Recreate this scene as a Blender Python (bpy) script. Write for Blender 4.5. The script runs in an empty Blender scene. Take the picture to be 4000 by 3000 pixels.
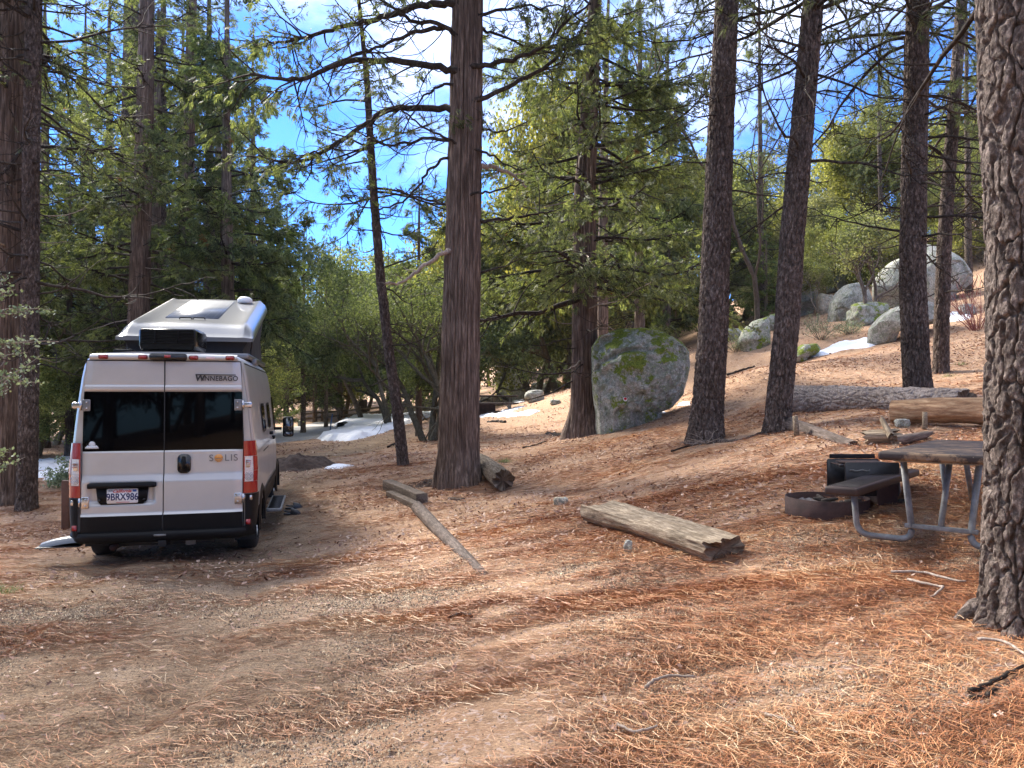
import bpy, bmesh, math, random
import numpy as np
from mathutils import Vector, Matrix
R = math.radians
scene = bpy.context.scene
COL = scene.collection
# ------------------------------------------------------------------ camera
F = 769.0                      # focal length in pixels of a 1024 px wide picture
PITCH = math.atan(10 / 769.0)
CAMZ = 1.6
cam_d = bpy.data.cameras.new('camera')
cam_d.sensor_width = 36.0
cam_d.lens = 36.0 * F / 1024
cam_d.clip_start = 0.05
cam_d.clip_end = 2000
cam = bpy.data.objects.new('camera', cam_d)
COL.objects.link(cam)
cam.location = (0, 0, CAMZ)
cam.rotation_euler = (R(90) + PITCH, 0, 0)
scene.camera = cam
# ------------------------------------------------------------------ light
SUN = Vector((-0.50, 0.58, 0.64)).normalized()
EXPOSURE = 2.25
sd = bpy.data.lights.new('sun', 'SUN')
sd.energy = 3.2
sd.angle = R(12)
sd.color = (1.0, 0.93, 0.83)
so = bpy.data.objects.new('sun', sd)
COL.objects.link(so)
so.rotation_euler = SUN.to_track_quat('Z', 'Y').to_euler()
w = bpy.data.worlds.new('World')
scene.world = w
w.use_nodes = True
nt = w.node_tree
nt.nodes.clear()
wo = nt.nodes.new('ShaderNodeOutputWorld')
bg = nt.nodes.new('ShaderNodeBackground')
sky = nt.nodes.new('ShaderNodeTexSky')
sky.sky_type = 'NISHITA'
sky.sun_disc = False
sky.sun_elevation = math.asin(SUN.z)
sky.sun_rotation = math.atan2(SUN.x, SUN.y)
sky.altitude = 1600
sky.air_density = 1.0
sky.dust_density = 0.3
sky.ozone_density = 2.0
tc = nt.nodes.new('ShaderNodeTexCoord')
mp = nt.nodes.new('ShaderNodeMapping')
mp.inputs['Scale'].default_value = (1.0, 1.0, 2.2)
nz = nt.nodes.new('ShaderNodeTexNoise')
nz.inputs['Scale'].default_value = 2.3
nz.inputs['Detail'].default_value = 7
nz.inputs['Roughness'].default_value = 0.6
sx = nt.nodes.new('ShaderNodeSeparateXYZ')
el = nt.nodes.new('ShaderNodeMapRange')          # more cloud higher up
el.inputs['From Min'].default_value = 0.20
el.inputs['From Max'].default_value = 0.50
el.inputs['To Min'].default_value = -0.24
el.inputs['To Max'].default_value = 0.10
ad = nt.nodes.new('ShaderNodeMath'); ad.operation = 'ADD'
cr = nt.nodes.new('ShaderNodeMapRange')
cr.interpolation_type = 'SMOOTHSTEP'
cr.inputs['From Min'].default_value = 0.38
cr.inputs['From Max'].default_value = 0.86
mul = nt.nodes.new('ShaderNodeMix'); mul.data_type = 'RGBA'; mul.blend_type = 'MULTIPLY'
mul.inputs['Factor'].default_value = 1.0
mul.inputs['B'].default_value = (0.145, 0.29, 0.545, 1)
mx = nt.nodes.new('ShaderNodeMix'); mx.data_type = 'RGBA'
mx.inputs['B'].default_value = (4.4, 4.5, 4.7, 1)
L = nt.links.new
L(tc.outputs['Generated'], mp.inputs['Vector'])
L(mp.outputs['Vector'], nz.inputs['Vector'])
L(tc.outputs['Generated'], sx.inputs[0])
L(sx.outputs['Z'], el.inputs['Value'])
L(nz.outputs[0], ad.inputs[0]); L(el.outputs[0], ad.inputs[1])
L(ad.outputs[0], cr.inputs['Value'])
L(sky.outputs[0], mul.inputs['A'])
L(mul.outputs['Result'], mx.inputs['A'])
L(cr.outputs[0], mx.inputs['Factor'])
L(mx.outputs['Result'], bg.inputs['Color'])
bg.inputs['Strength'].default_value = 0.15
L(bg.outputs[0], wo.inputs[0])
scene.view_settings.view_transform = 'Standard'
scene.view_settings.look = 'None'
scene.view_settings.exposure = EXPOSURE
scene.view_settings.gamma = 1
scene.render.engine = 'CYCLES'
scene.cycles.max_bounces = 6
scene.cycles.transparent_max_bounces = 6
scene.cycles.diffuse_bounces = 4

# ------------------------------------------------------------------ helpers
rng = np.random.default_rng(7)
K = 1024 / 2212.0          # pixel lists below are in a 2212 px wide view of the photograph

def ray(px, py):
    u = (px * K - 512) / F
    v = (384 - py * K) / F
    c, s = math.cos(PITCH), math.sin(PITCH)
    return np.array([u, c - v * s, s + v * c])

def P(px, py, Z):
    """the point seen at (px,py) at depth Z"""
    d = ray(px, py)
    return np.array([0, 0, CAMZ]) + d * (Z / d[1])

# value noise -------------------------------------------------------------
def _hash(ix, iy, iz, s):
    h = (ix.astype(np.int64) * 374761393 + iy.astype(np.int64) * 668265263 + iz.astype(np.int64) * 2147483647 + s * 974711) & 0xffffffff
    h = ((h ^ (h >> 13)) * 1274126177) & 0xffffffff
    h = (h ^ (h >> 16)) & 0xffffffff
    return h / 4294967295.0

def vnoise(x, y, z=None, s=0):
    x = np.asarray(x, float); y = np.asarray(y, float)
    z = np.zeros_like(x) if z is None else np.asarray(z, float)
    ix, iy, iz = np.floor(x), np.floor(y), np.floor(z)
    fx, fy, fz = x - ix, y - iy, z - iz
    fx = fx * fx * (3 - 2 * fx); fy = fy * fy * (3 - 2 * fy); fz = fz * fz * (3 - 2 * fz)
    r = 0
    for a in (0, 1):
        for b in (0, 1):
            for c in (0, 1):
                wgt = (fx if a else 1 - fx) * (fy if b else 1 - fy) * (fz if c else 1 - fz)
                r = r + wgt * _hash(ix + a, iy + b, iz + c, s)
    return r

def fbm(x, y, z=None, s=0, o=4, g=0.5):
    r = 0; a = 1; t = 0
    for i in range(o):
        f = 2 ** i
        r = r + a * (vnoise(x * f, y * f, None if z is None else z * f, s + i * 17) - 0.5)
        t += a; a *= g
    return r / t

def worley(x, y, s=0):
    """F1, F2 and the id of the nearest cell on a jittered grid"""
    x = np.asarray(x, float); y = np.asarray(y, float)
    ix, iy = np.floor(x), np.floor(y)
    f1 = np.full(x.shape, 9.0); f2 = np.full(x.shape, 9.0); idn = np.zeros(x.shape)
    z0 = np.zeros_like(x)
    for a in (-1, 0, 1):
        for b in (-1, 0, 1):
            cx, cy = ix + a, iy + b
            dx = cx + _hash(cx, cy, z0, s) - x
            dy = cy + _hash(cx, cy, z0, s + 5) - y
            d = np.sqrt(dx * dx + dy * dy)
            hid = _hash(cx, cy, z0, s + 9)
            near = d < f1
            f2 = np.where(near, f1, np.minimum(f2, d))
            idn = np.where(near, hid, idn)
            f1 = np.where(near, d, f1)
    return f1, f2, idn

def sstep(a, b, x):
    t = np.clip((x - a) / (b - a), 0, 1)
    return t * t * (3 - 2 * t)

# mesh building -----------------------------------------------------------
class Geo:
    def __init__(self):
        self.v = []; self.n = 0; self.f = []        # f: list of (array MxK, mat)
        self.attr = []
    def add(self, v, f, mat=0, attr=None):
        v = np.asarray(v, float).reshape(-1, 3)
        f = np.asarray(f, np.int64)
        self.v.append(v)
        self.f.append((f + self.n, mat))
        self.attr.append(np.zeros(len(v)) if attr is None else np.asarray(attr, float).reshape(-1))
        self.n += len(v)
        return self
    def poly(self, v, faces, mat=0):
        v = np.asarray(v, float).reshape(-1, 3)
        base = self.n
        self.v.append(v); self.attr.append(np.zeros(len(v)))
        for f in faces:
            self.f.append((np.array([f], np.int64) + base, mat))
        self.n += len(v)
        return self
    def build(self, name, mats, parent=None, smooth=False, attr=False):
        me = bpy.data.meshes.new(name)
        V = np.concatenate(self.v) if self.v else np.zeros((0, 3))
        me.vertices.add(len(V))
        me.vertices.foreach_set('co', V.astype(np.float32).ravel())
        li = np.concatenate([f.ravel() for f, m in self.f])
        lt = np.concatenate([np.full(len(f), f.shape[1]) for f, m in self.f])
        mi = np.concatenate([np.full(len(f), m) for f, m in self.f])
        ls = np.concatenate([[0], np.cumsum(lt)[:-1]])
        me.loops.add(len(li)); me.loops.foreach_set('vertex_index', li.astype(np.int32))
        me.polygons.add(len(lt))
        me.polygons.foreach_set('loop_start', ls.astype(np.int32))
        try: me.polygons.foreach_set('loop_total', lt.astype(np.int32))
        except Exception: pass
        if not isinstance(mats, (list, tuple)): mats = [mats]
        for m in mats: me.materials.append(m)
        me.polygons.foreach_set('material_index', mi.astype(np.int32))
        if smooth: me.polygons.foreach_set('use_smooth', np.ones(len(lt), bool))
        if attr:
            a = me.attributes.new('mask', 'FLOAT', 'POINT')
            a.data.foreach_set('value', np.concatenate(self.attr).astype(np.float32))
        me.update(calc_edges=True)
        o = bpy.data.objects.new(name, me)
        COL.objects.link(o)
        if parent: o.parent = parent
        return o

def grid_faces(nu, nv, wrap=False):
    """vertices laid out [v][u]; wrap closes u"""
    u = np.arange(nu if wrap else nu - 1); v = np.arange(nv - 1)
    U, V = np.meshgrid(u, v)
    U2 = (U + 1) % nu
    return np.stack([V * nu + U, V * nu + U2, (V + 1) * nu + U2, (V + 1) * nu + U], -1).reshape(-1, 4)

def tube(g, pts, rad, n=6, mat=0, cap=True):
    pts = np.asarray(pts, float); N = len(pts)
    rad = np.broadcast_to(np.asarray(rad, float), (N,))
    t = np.gradient(pts, axis=0)
    t /= np.linalg.norm(t, axis=1, keepdims=True) + 1e-9
    ref = np.array([0, 0, 1.0]) if abs(t[:, 2]).mean() < 0.8 else np.array([0.0, 1.0, 0.0])
    a = np.cross(t, ref); a /= np.linalg.norm(a, axis=1, keepdims=True) + 1e-9
    b = np.cross(a, t)
    th = np.arange(n) * 2 * math.pi / n
    ring = a[:, None] * np.cos(th)[None, :, None] + b[:, None] * np.sin(th)[None, :, None]
    V = pts[:, None] + ring * rad[:, None, None]
    g.add(V.reshape(-1, 3), grid_faces(n, N, True), mat)
    if cap:
        base = g.n - n * N
        g.f.append((np.array([[base + i for i in range(n)][::-1]]), mat))
        g.f.append((np.array([[base + (N - 1) * n + i for i in range(n)]]), mat))

def box(g, c, s, rz=0, ry=0, rx=0, mat=0, bev=0.0):
    hx, hy, hz = s[0] / 2, s[1] / 2, s[2] / 2
    b = min(bev, hx * .9, hy * .9, hz * .9)
    M = np.array((Matrix.Rotation(rz, 3, 'Z') @ Matrix.Rotation(ry, 3, 'Y') @ Matrix.Rotation(rx, 3, 'X')))
    if b <= 0:
        v = np.array([(x, y, z) for x in (-hx, hx) for y in (-hy, hy) for z in (-hz, hz)])
        f = [[0, 1, 3, 2], [4, 6, 7, 5], [0, 4, 5, 1], [2, 3, 7, 6], [0, 2, 6, 4], [1, 5, 7, 3]]
        g.add(v @ M.T + np.array(c), f, mat); return
    bm = bmesh.new()
    bmesh.ops.create_cube(bm, size=1)
    for v in bm.verts: v.co = Vector((v.co.x * s[0], v.co.y * s[1], v.co.z * s[2]))
    bmesh.ops.bevel(bm, geom=list(bm.edges), offset=b, segments=2, profile=0.6, affect='EDGES')
    bm.verts.index_update()
    v = np.array([q.co[:] for q in bm.verts]) @ M.T + np.array(c)
    g.poly(v, [[q.index for q in f.verts] for f in bm.faces], mat)
    bm.free()

def prism(g, poly, y0, y1, mat=0):
    """polygon in (x,z), extruded between y0 (front, towards -y) and y1"""
    n = len(poly)
    v = [(x, y0, z) for x, z in poly] + [(x, y1, z) for x, z in poly]
    f = [list(range(n)), list(range(2 * n - 1, n - 1, -1))]
    for i in range(n):
        j = (i + 1) % n
        f.append([i, i + n, j + n, j])
    g.poly(v, f, mat)

def rrect(x0, x1, z0, z1, r, n=5):
    p = []
    for cx, cz, a0 in ((x1 - r, z1 - r, 0), (x0 + r, z1 - r, 90), (x0 + r, z0 + r, 180), (x1 - r, z0 + r, 270)):
        for i in range(n + 1):
            a = R(a0 + 90 * i / n)
            p.append((cx + r * math.cos(a), cz + r * math.sin(a)))
    return p

def empty(name, loc, rz=0, label=None, cat=None, group=None):
    o = bpy.data.objects.new(name, None)
    o.empty_display_size = 0.2
    COL.objects.link(o)
    o.location = loc; o.rotation_euler = (0, 0, rz)
    if label: o['label'] = label
    if cat: o['category'] = cat
    if group: o['group'] = group
    return o

def tag(o, label=None, cat=None, group=None, kind=None):
    if label: o['label'] = label
    if cat: o['category'] = cat
    if group: o['group'] = group
    if kind: o['kind'] = kind
    return o

def copy_tree(root, loc, rz, label, sc=1.0, color=None, group=None):
    c = root.copy(); COL.objects.link(c)
    c.location = loc; c.rotation_euler = (0, 0, rz); c.scale = (sc, sc, sc)
    c['label'] = label
    if group: c['group'] = group
    for ch in root.children:
        d = ch.copy(); COL.objects.link(d); d.parent = c
        if color: d.color = color
    return c

# ------------------------------------------------------------------ materials
def newmat(name):
    m = bpy.data.materials.new(name); m.use_nodes = True
    n = m.node_tree
    b = n.nodes['Principled BSDF']
    return m, n, b

def simple(name, col, rough=0.5, metal=0.0, coat=0.0, noise=0.0, nscale=8.0, bump=0.0, spec=0.5):
    m, n, b = newmat(name)
    b.inputs['Base Color'].default_value = (*col, 1)
    b.inputs['Roughness'].default_value = rough
    b.inputs['Metallic'].default_value = metal
    b.inputs['Coat Weight'].default_value = coat
    b.inputs['Specular IOR Level'].default_value = spec
    if noise or bump:
        t = n.nodes.new('ShaderNodeTexCoord'); z = n.nodes.new('ShaderNodeTexNoise')
        z.inputs['Scale'].default_value = nscale; z.inputs['Detail'].default_value = 6
        z.inputs['Roughness'].default_value = 0.65
        n.links.new(t.outputs['Object'], z.inputs['Vector'])
        if noise:
            r = n.nodes.new('ShaderNodeMapRange')
            r.inputs['From Min'].default_value = .3; r.inputs['From Max'].default_value = .7
            r.inputs['To Min'].default_value = 1 - noise; r.inputs['To Max'].default_value = 1 + noise
            mm = n.nodes.new('ShaderNodeVectorMath'); mm.operation = 'SCALE'
            mm.inputs[0].default_value = col
            n.links.new(z.outputs[0], r.inputs[0]); n.links.new(r.outputs[0], mm.inputs['Scale'])
            n.links.new(mm.outputs[0], b.inputs['Base Color'])
        if bump:
            bp = n.nodes.new('ShaderNodeBump'); bp.inputs['Strength'].default_value = bump
            bp.inputs['Distance'].default_value = 0.02
            n.links.new(z.outputs[0], bp.inputs['Height']); n.links.new(bp.outputs[0], b.inputs['Normal'])
    return m

def ramp(n, src, stops, interp='LINEAR'):
    r = n.nodes.new('ShaderNodeValToRGB')
    r.color_ramp.interpolation = interp
    e = r.color_ramp.elements
    while len(e) < len(stops): e.new(0.5)
    for i, (p, c) in enumerate(stops):
        e[i].position = p; e[i].color = (*c, 1)
    n.links.new(src, r.inputs[0])
    return r.outputs[0]

def noise(n, scale, vec, detail=5, rough=0.6, dist=0.0):
    z = n.nodes.new('ShaderNodeTexNoise')
    z.inputs['Scale'].default_value = scale; z.inputs['Detail'].default_value = detail
    z.inputs['Roughness'].default_value = rough; z.inputs['Distortion'].default_value = dist
    n.links.new(vec, z.inputs['Vector'])
    return z.outputs[0]

def mapping(n, src, scale=(1, 1, 1), rot=(0, 0, 0)):
    m = n.nodes.new('ShaderNodeMapping')
    m.inputs['Scale'].default_value = scale; m.inputs['Rotation'].default_value = rot
    n.links.new(src, m.inputs['Vector'])
    return m.outputs[0]

def mixc(n, fac, a, b, mode='MIX'):
    m = n.nodes.new('ShaderNodeMix'); m.data_type = 'RGBA'; m.blend_type = mode
    for s, v in (('Factor', fac), ('A', a), ('B', b)):
        if hasattr(v, 'is_linked') or hasattr(v, 'links'): n.links.new(v, m.inputs[s])
        else: m.inputs[s].default_value = v if s == 'Factor' else (*v, 1)
    return m.outputs['Result']

def objcoord(n):
    t = n.nodes.new('ShaderNodeTexCoord')
    return t.outputs['Object']

def leaf_mat(name, c1, c2, c3, trans=0.35, scale=1.6, dead=None, rough=0.6):
    m, n, b = newmat(name)
    oc = objcoord(n)
    big = noise(n, scale, oc, 3, 0.6)
    wn = n.nodes.new('ShaderNodeTexWhiteNoise'); wn.noise_dimensions = '3D'
    geo = n.nodes.new('ShaderNodeNewGeometry')
    fine = noise(n, 14.0, oc, 2, 0.7)
    ad = n.nodes.new('ShaderNodeMath'); ad.operation = 'ADD'
    sc = n.nodes.new('ShaderNodeMath'); sc.operation = 'MULTIPLY_ADD'
    sc.inputs[1].default_value = 0.9; sc.inputs[2].default_value = -0.45
    n.links.new(fine, sc.inputs[0])
    n.links.new(big, ad.inputs[0]); n.links.new(sc.outputs[0], ad.inputs[1])
    isl = n.nodes.new('ShaderNodeMath'); isl.operation = 'MULTIPLY_ADD'; isl.inputs[1].default_value = .46; isl.inputs[2].default_value = -.23
    n.links.new(geo.outputs['Random Per Island'], isl.inputs[0])
    ad2 = n.nodes.new('ShaderNodeMath'); ad2.operation = 'ADD'
    n.links.new(ad.outputs[0], ad2.inputs[0]); n.links.new(isl.outputs[0], ad2.inputs[1]); ad = ad2
    col = ramp(n, ad.outputs[0], [(0.28, c1), (0.5, c2), (0.74, c3)])
    if dead:
        dz = noise(n, 0.9, oc, 4, 0.7)
        dm = ramp(n, dz, [(0.66, (0, 0, 0)), (0.70, (1, 1, 1))])
        col = mixc(n, dm, col, dead)
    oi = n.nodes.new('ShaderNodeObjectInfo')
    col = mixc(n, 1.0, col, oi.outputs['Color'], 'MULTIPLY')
    n.links.new(col, b.inputs['Base Color'])
    b.inputs['Roughness'].default_value = rough
    b.inputs['Specular IOR Level'].default_value = 0.25
    tr = n.nodes.new('ShaderNodeBsdfTranslucent')
    n.links.new(mixc(n, 1.0, col, (1.15, 1.18, 0.6), 'MULTIPLY'), tr.inputs['Color'])
    ms = n.nodes.new('ShaderNodeMixShader'); ms.inputs[0].default_value = trans
    n.links.new(b.outputs[0], ms.inputs[1]); n.links.new(tr.outputs[0], ms.inputs[2])
    n.links.new(ms.outputs[0], n.nodes['Material Output'].inputs['Surface'])
    return m
# ------------------------------------------------------------------ terrain
# control points: (x px, y px in the 2212 px view, depth in m)
CP = [(1106, 1659, 3.30), (0, 1659, 3.60), (2212, 1659, 3.08), (2165, 1345, 4.5), (2030, 1172, 6.35), (1800, 1110, 7.3),
      (1430, 1165, 7.5), (1106, 1296, 5.97), (500, 1296, 6.6), (100, 1290, 7.0),
      (574, 1181, 10.27), (192, 1194, 9.8), (617, 1060, 14.2), (60, 1102, 13.7), (12, 1088, 14.3),
      (990, 1046, 13.3), (872, 1006, 15.6), (750, 1060, 13.6), (1268, 940, 18.0), (1200, 1040, 12.5), (1520, 950, 13.4), (1675, 930, 12.7), (1500, 1040, 9.8),
      (1985, 862, 13.9), (2033, 806, 17), (1800, 900, 12.3), (2100, 900, 11.5), (1370, 912, 23.0), (1490, 878, 24.0),
      (1836, 745, 24), (1600, 730, 29), (2080, 680, 24), (2100, 630, 30), (1750, 700, 31), (1620, 800, 20),
      (1210, 897, 27), (860, 950, 26), (710, 950, 34), (670, 905, 56), (600, 912, 54), (1060, 895, 46), (1110, 864, 60), (1240, 838, 56), (950, 900, 46),
      (200, 1010, 21), (100, 985, 30), (400, 1000, 22)]
pts = [P(*c) for c in CP]
pts += [np.array(p, float) for p in ((0, 0, 0), (0, -15, 0.1), (-12, -8, -0.5), (12, -8, 1.0), (-12, 3, -0.5), (7, 3, 0.9), (-30, 10, -1.6), (14, 10, 2.6),
        (-45, 40, -1.5), (-25, 60, -0.6), (-50, 90, 0.0), (-10, 90, 1.5), (15, 85, 8.0), (32, 50, 13.5), (45, 30, 15.0), (60, 60, 21.0), (40, 90, 16.0),
        (30, 15, 8.5), (12, 58, 6.8), (22, 42, 9.2))]
pts = np.array(pts)
def _phi(r): return r                                    # biharmonic-like, well behaved far out
D = np.linalg.norm(pts[:, None, :2] - pts[None, :, :2], axis=2)
nP = len(pts)
A = np.zeros((nP + 3, nP + 3))
A[:nP, :nP] = np.sqrt(D ** 2 + 1.5 ** 2) - 0.02 * np.eye(nP)
A[:nP, nP] = 1; A[:nP, nP + 1:] = pts[:, :2]
A[nP, :nP] = 1; A[nP + 1:, :nP] = pts[:, :2].T
sol = np.linalg.solve(A, np.concatenate([pts[:, 2], [0, 0, 0]]))
def H(x, y):
    x = np.asarray(x, float); y = np.asarray(y, float)
    sh = x.shape; x = x.ravel(); y = y.ravel()
    out = np.zeros(len(x))
    for i in range(0, len(x), 20000):
        a, b = x[i:i + 20000], y[i:i + 20000]
        d = np.sqrt((a[:, None] - pts[None, :, 0]) ** 2 + (b[:, None] - pts[None, :, 1]) ** 2 + 1.5 ** 2)
        out[i:i + 20000] = d @ sol[:nP] + sol[nP] + sol[nP + 1] * a + sol[nP + 2] * b
    return out.reshape(sh)
def h(x, y): return float(H(np.array([x]), np.array([y]))[0])
def G(px, py, zmax=95.0):
    """where the sight line through (px,py) meets the ground"""
    d = ray(px, py); d = d / d[1]
    Y = np.concatenate([np.arange(2, 20, .05), np.arange(20, zmax, .15)])
    X = d[0] * Y; Z = CAMZ + d[2] * Y
    below = Z < H(X, Y)
    i = int(np.argmax(below)) if below.any() else len(Y) - 1
    return np.array([X[i], Y[i], h(X[i], Y[i])])

# compacted drive: under and behind the van, towards the lower left of the view
drive = np.array([(-4.4, 30), (-5.6, 20), (-5.2, 15), (-4.3, 11), (-3.7, 8.5), (-3.0, 6.5), (-2.6, 4.5), (-3.2, 2.0), (-5, -2)])
def poly_dist(x, y, pl):
    best = np.full(np.shape(x), 1e9)
    for a, b in zip(pl[:-1], pl[1:]):
        ab = b - a
        t = np.clip(((x - a[0]) * ab[0] + (y - a[1]) * ab[1]) / (ab @ ab), 0, 1)
        best = np.minimum(best, np.hypot(x - a[0] - t * ab[0], y - a[1] - t * ab[1]))
    return best
def dirtmask(x, y):
    d = poly_dist(x, y, drive)
    n = fbm(x * .9, y * .9, s=3, o=4)
    m = 1 - sstep(0.8, 2.3, d + n * 1.6)
    return m
def micro(x, y):
    near = 1 - sstep(12, 30, np.hypot(x, y))
    r = fbm(x * 1.3, y * 1.3, s=11, o=4) * 0.07 + near * fbm(x * 9, y * 9, s=21, o=3) * 0.022
    # wheel ruts with tread marks
    m = dirtmask(x, y)
    for off in (-0.85, 0.75):
        pl = drive + np.array([off, 0.0])
        d = poly_dist(x, y, pl)
        r = r - 0.03 * m * (1 - sstep(0.08, 0.22, d))
    return r
xs = np.unique(np.concatenate([-np.geomspace(9, 140, 70)[::-1], np.arange(-9, 9, .075), np.geomspace(9, 140, 70)]))
ys = np.unique(np.concatenate([-np.geomspace(1, 30, 20)[::-1], np.arange(-1, 2.5, .5), np.arange(2.5, 16, .075), np.geomspace(16, 220, 190)]))
X, Y = np.meshgrid(xs, ys)
Z = H(X, Y)
Zm = Z + micro(X, Y)
gg = Geo()
gg.add(np.stack([X, Y, Zm], -1).reshape(-1, 3), grid_faces(len(xs), len(ys)), 0, dirtmask(X, Y).ravel())

def ground_mat():
    m, n, b = newmat('forest_floor')
    oc = objcoord(n)
    at = n.nodes.new('ShaderNodeAttribute'); at.attribute_name = 'mask'
    # soil
    soil = ramp(n, noise(n, 2.2, oc, 6, .7), [(0.3, (0.17, 0.12, 0.080)), (0.55, (0.285, 0.208, 0.140)), (0.75, (0.40, 0.30, 0.21))])
    grit = ramp(n, noise(n, 75, oc, 3, .8), [(0.38, (0.40, 0.38, 0.36)), (0.5, (1, 1, 1)), (0.64, (1.8, 1.7, 1.45))])
    soil = mixc(n, 0.8, soil, grit, 'MULTIPLY')
    # needle litter: two stretched noises at different angles
    def streak(rot, sc, stops):
        v = mapping(n, oc, (1, 4.2, 1), (0, 0, R(rot)))
        return ramp(n, noise(n, sc, v, 6, .75, 0.6), stops)
    st = [(0.32, (0.065, 0.038, 0.024)), (0.44, (0.27, 0.15, 0.088)), (0.55, (0.47, 0.29, 0.178)), (0.70, (0.63, 0.47, 0.32))]
    l1 = streak(-12, 34, st); l2 = streak(25, 42, st); l3 = streak(-55, 28, st)
    lit = mixc(n, ramp(n, noise(n, 9, oc, 3), [(.45, (0, 0, 0)), (.55, (1, 1, 1))]), l1, l2)
    lit = mixc(n, ramp(n, noise(n, 7.1, oc, 3), [(.55, (0, 0, 0)), (.62, (1, 1, 1))]), lit, l3)
    # patches of leaf and bare soil
    patch = ramp(n, noise(n, 0.8, mapping(n, oc, (1, 1.8, 1), (0, 0, R(-15))), 6, .7), [(0.46, (0, 0, 0)), (0.62, (1, 1, 1))])
    base = mixc(n, patch, mixc(n, 0.42, mixc(n, 1.0, soil, (1.35, 1.25, 1.2), 'MULTIPLY'), lit), lit)
    chip = ramp(n, noise(n, 22, oc, 2, .5, 1.0), [(.58, (0, 0, 0)), (.64, (1, 1, 1))])
    base = mixc(n, chip, base, (0.46, 0.33, 0.26))
    ds = n.nodes.new('ShaderNodeMath'); ds.operation = 'MULTIPLY'
    n.links.new(at.outputs['Fac'], ds.inputs[0]); ds.inputs[1].default_value = 0.85
    base = mixc(n, ds.outputs[0], base, soil)
    n.links.new(base, b.inputs['Base Color'])
    b.inputs['Roughness'].default_value = 0.95
    b.inputs['Specular IOR Level'].default_value = 0.15
    bp = n.nodes.new('ShaderNodeBump'); bp.inputs['Strength'].default_value = 0.9; bp.inputs['Distance'].default_value = 0.03
    hh = noise(n, 16, mapping(n, oc, (1, 2.5, 1), (0, 0, R(-15))), 8, .75)
    n.links.new(hh, bp.inputs['Height'])
    n.links.new(bp.outputs[0], b.inputs['Normal'])
    return m
M_GROUND = ground_mat()
ground = gg.build('ground', M_GROUND, smooth=True, attr=True)
tag(ground, kind='structure')
del X, Y, Z

def surf(x, y):
    x = np.asarray(x, float); y = np.asarray(y, float)
    return H(x, y) + micro(x, y)

# litter ---------------------------------------------------------------------
def litter_mat(name, stops, rough=0.6, scale=40, trans=0.0):
    m, n, b = newmat(name)
    at = n.nodes.new('ShaderNodeAttribute'); at.attribute_name = 'mask'
    n.links.new(ramp(n, at.outputs['Fac'], stops), b.inputs['Base Color'])
    b.inputs['Roughness'].default_value = rough
    b.inputs['Specular IOR Level'].default_value = 0.3
    return m
M_NEEDLE = litter_mat('dry_needle', [(0, (0.09, 0.038, 0.022)), (0.3, (0.32, 0.118, 0.050)), (0.6, (0.53, 0.235, 0.10)), (0.85, (0.68, 0.43, 0.22)), (1, (0.72, 0.56, 0.36))], 0.5)
M_LEAFD = litter_mat('dry_leaf', [(0, (0.11, 0.055, 0.04)), (0.4, (0.27, 0.15, 0.105)), (0.7, (0.42, 0.275, 0.20)), (1, (0.56, 0.41, 0.31))], 0.7)
M_GRIT = litter_mat('grit', [(0, (0.05, 0.036, 0.027)), (0.35, (0.15, 0.105, 0.075)), (0.7, (0.34, 0.25, 0.16)), (1, (0.58, 0.47, 0.32))], 0.8)

def needle_density(x, y):
    ca, sa = math.cos(0.33), math.sin(0.33)
    u = x * ca + y * sa; v = -x * sa + y * ca
    a = fbm(u * 0.55, v * 2.1, s=41, o=4)
    b = fbm(u * 1.8, v * 5.0, s=43, o=3)
    d = 0.55 + a * 2.6 + b * 1.0
    d = d + 0.25 * sstep(-1.0, 3.5, x) * (1 - sstep(8, 12, y))
    d = d * (1 - 0.72 * dirtmask(x, y))
    return np.clip(d, 0.03, 1)

def scatter(n, y0, y1, power=1.0, margin=1.12):
    yy = y0 + (y1 - y0) * rng.random(n) ** power
    xx = (rng.random(n) * 2 - 1) * yy * (512 / F) * margin
    # rejection to keep the density even in world space
    keep = rng.random(n) < yy / y1
    return xx[keep], yy[keep]

def add_needles(n, y0, y1, wid):
    x, y = scatter(n, y0, y1)
    k = rng.random(len(x)) < needle_density(x, y)
    x, y = x[k], y[k]; m = len(x)
    ang = np.where(rng.random(m) < .72, rng.normal(0.16, 0.42, m), rng.random(m) * math.pi)
    ln = rng.uniform(.05, .15, m); bend = rng.normal(0, .12, m)
    wd = wid * rng.uniform(.7, 1.3, m)
    col = np.clip(rng.normal(.50, .22, m) + fbm(x * .9, y * 2, s=77, o=3) * 0.9, 0, 1)
    lift = rng.random(m) ** 2 * .032 + .002; tilt = rng.normal(0, .05, m)
    V = []
    T = np.linspace(-.5, .5, 4)
    for t in T:
        a = ang + bend * t * 2
        cx = x + np.cos(a) * ln * t; cy = y + np.sin(a) * ln * t
        z = surf(cx, cy) + lift + tilt * ln * t
        nx, ny = -np.sin(a) * wd / 2, np.cos(a) * wd / 2
        V.append(np.stack([cx + nx, cy + ny, z], -1)); V.append(np.stack([cx - nx, cy - ny, z + wd * .5], -1))
    V = np.stack(V, 1)                     # m,8,3
    base = np.arange(m)[:, None] * 8
    f = np.concatenate([base + np.array([[2 * i, 2 * i + 1, 2 * i + 3, 2 * i + 2]]) for i in range(3)])
    return V.reshape(-1, 3), f, np.repeat(col, 8)
g = Geo()
for args in ((330000, 2.6, 6.0, .0016), (240000, 5.5, 9.5, .0025), (170000, 9, 16, .0045), (60000, 16, 26, .007)):
    v, f, c = add_needles(*args)
    g.add(v, f, 0, c)
o = g.build('pine_needles', M_NEEDLE, attr=True)
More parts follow.
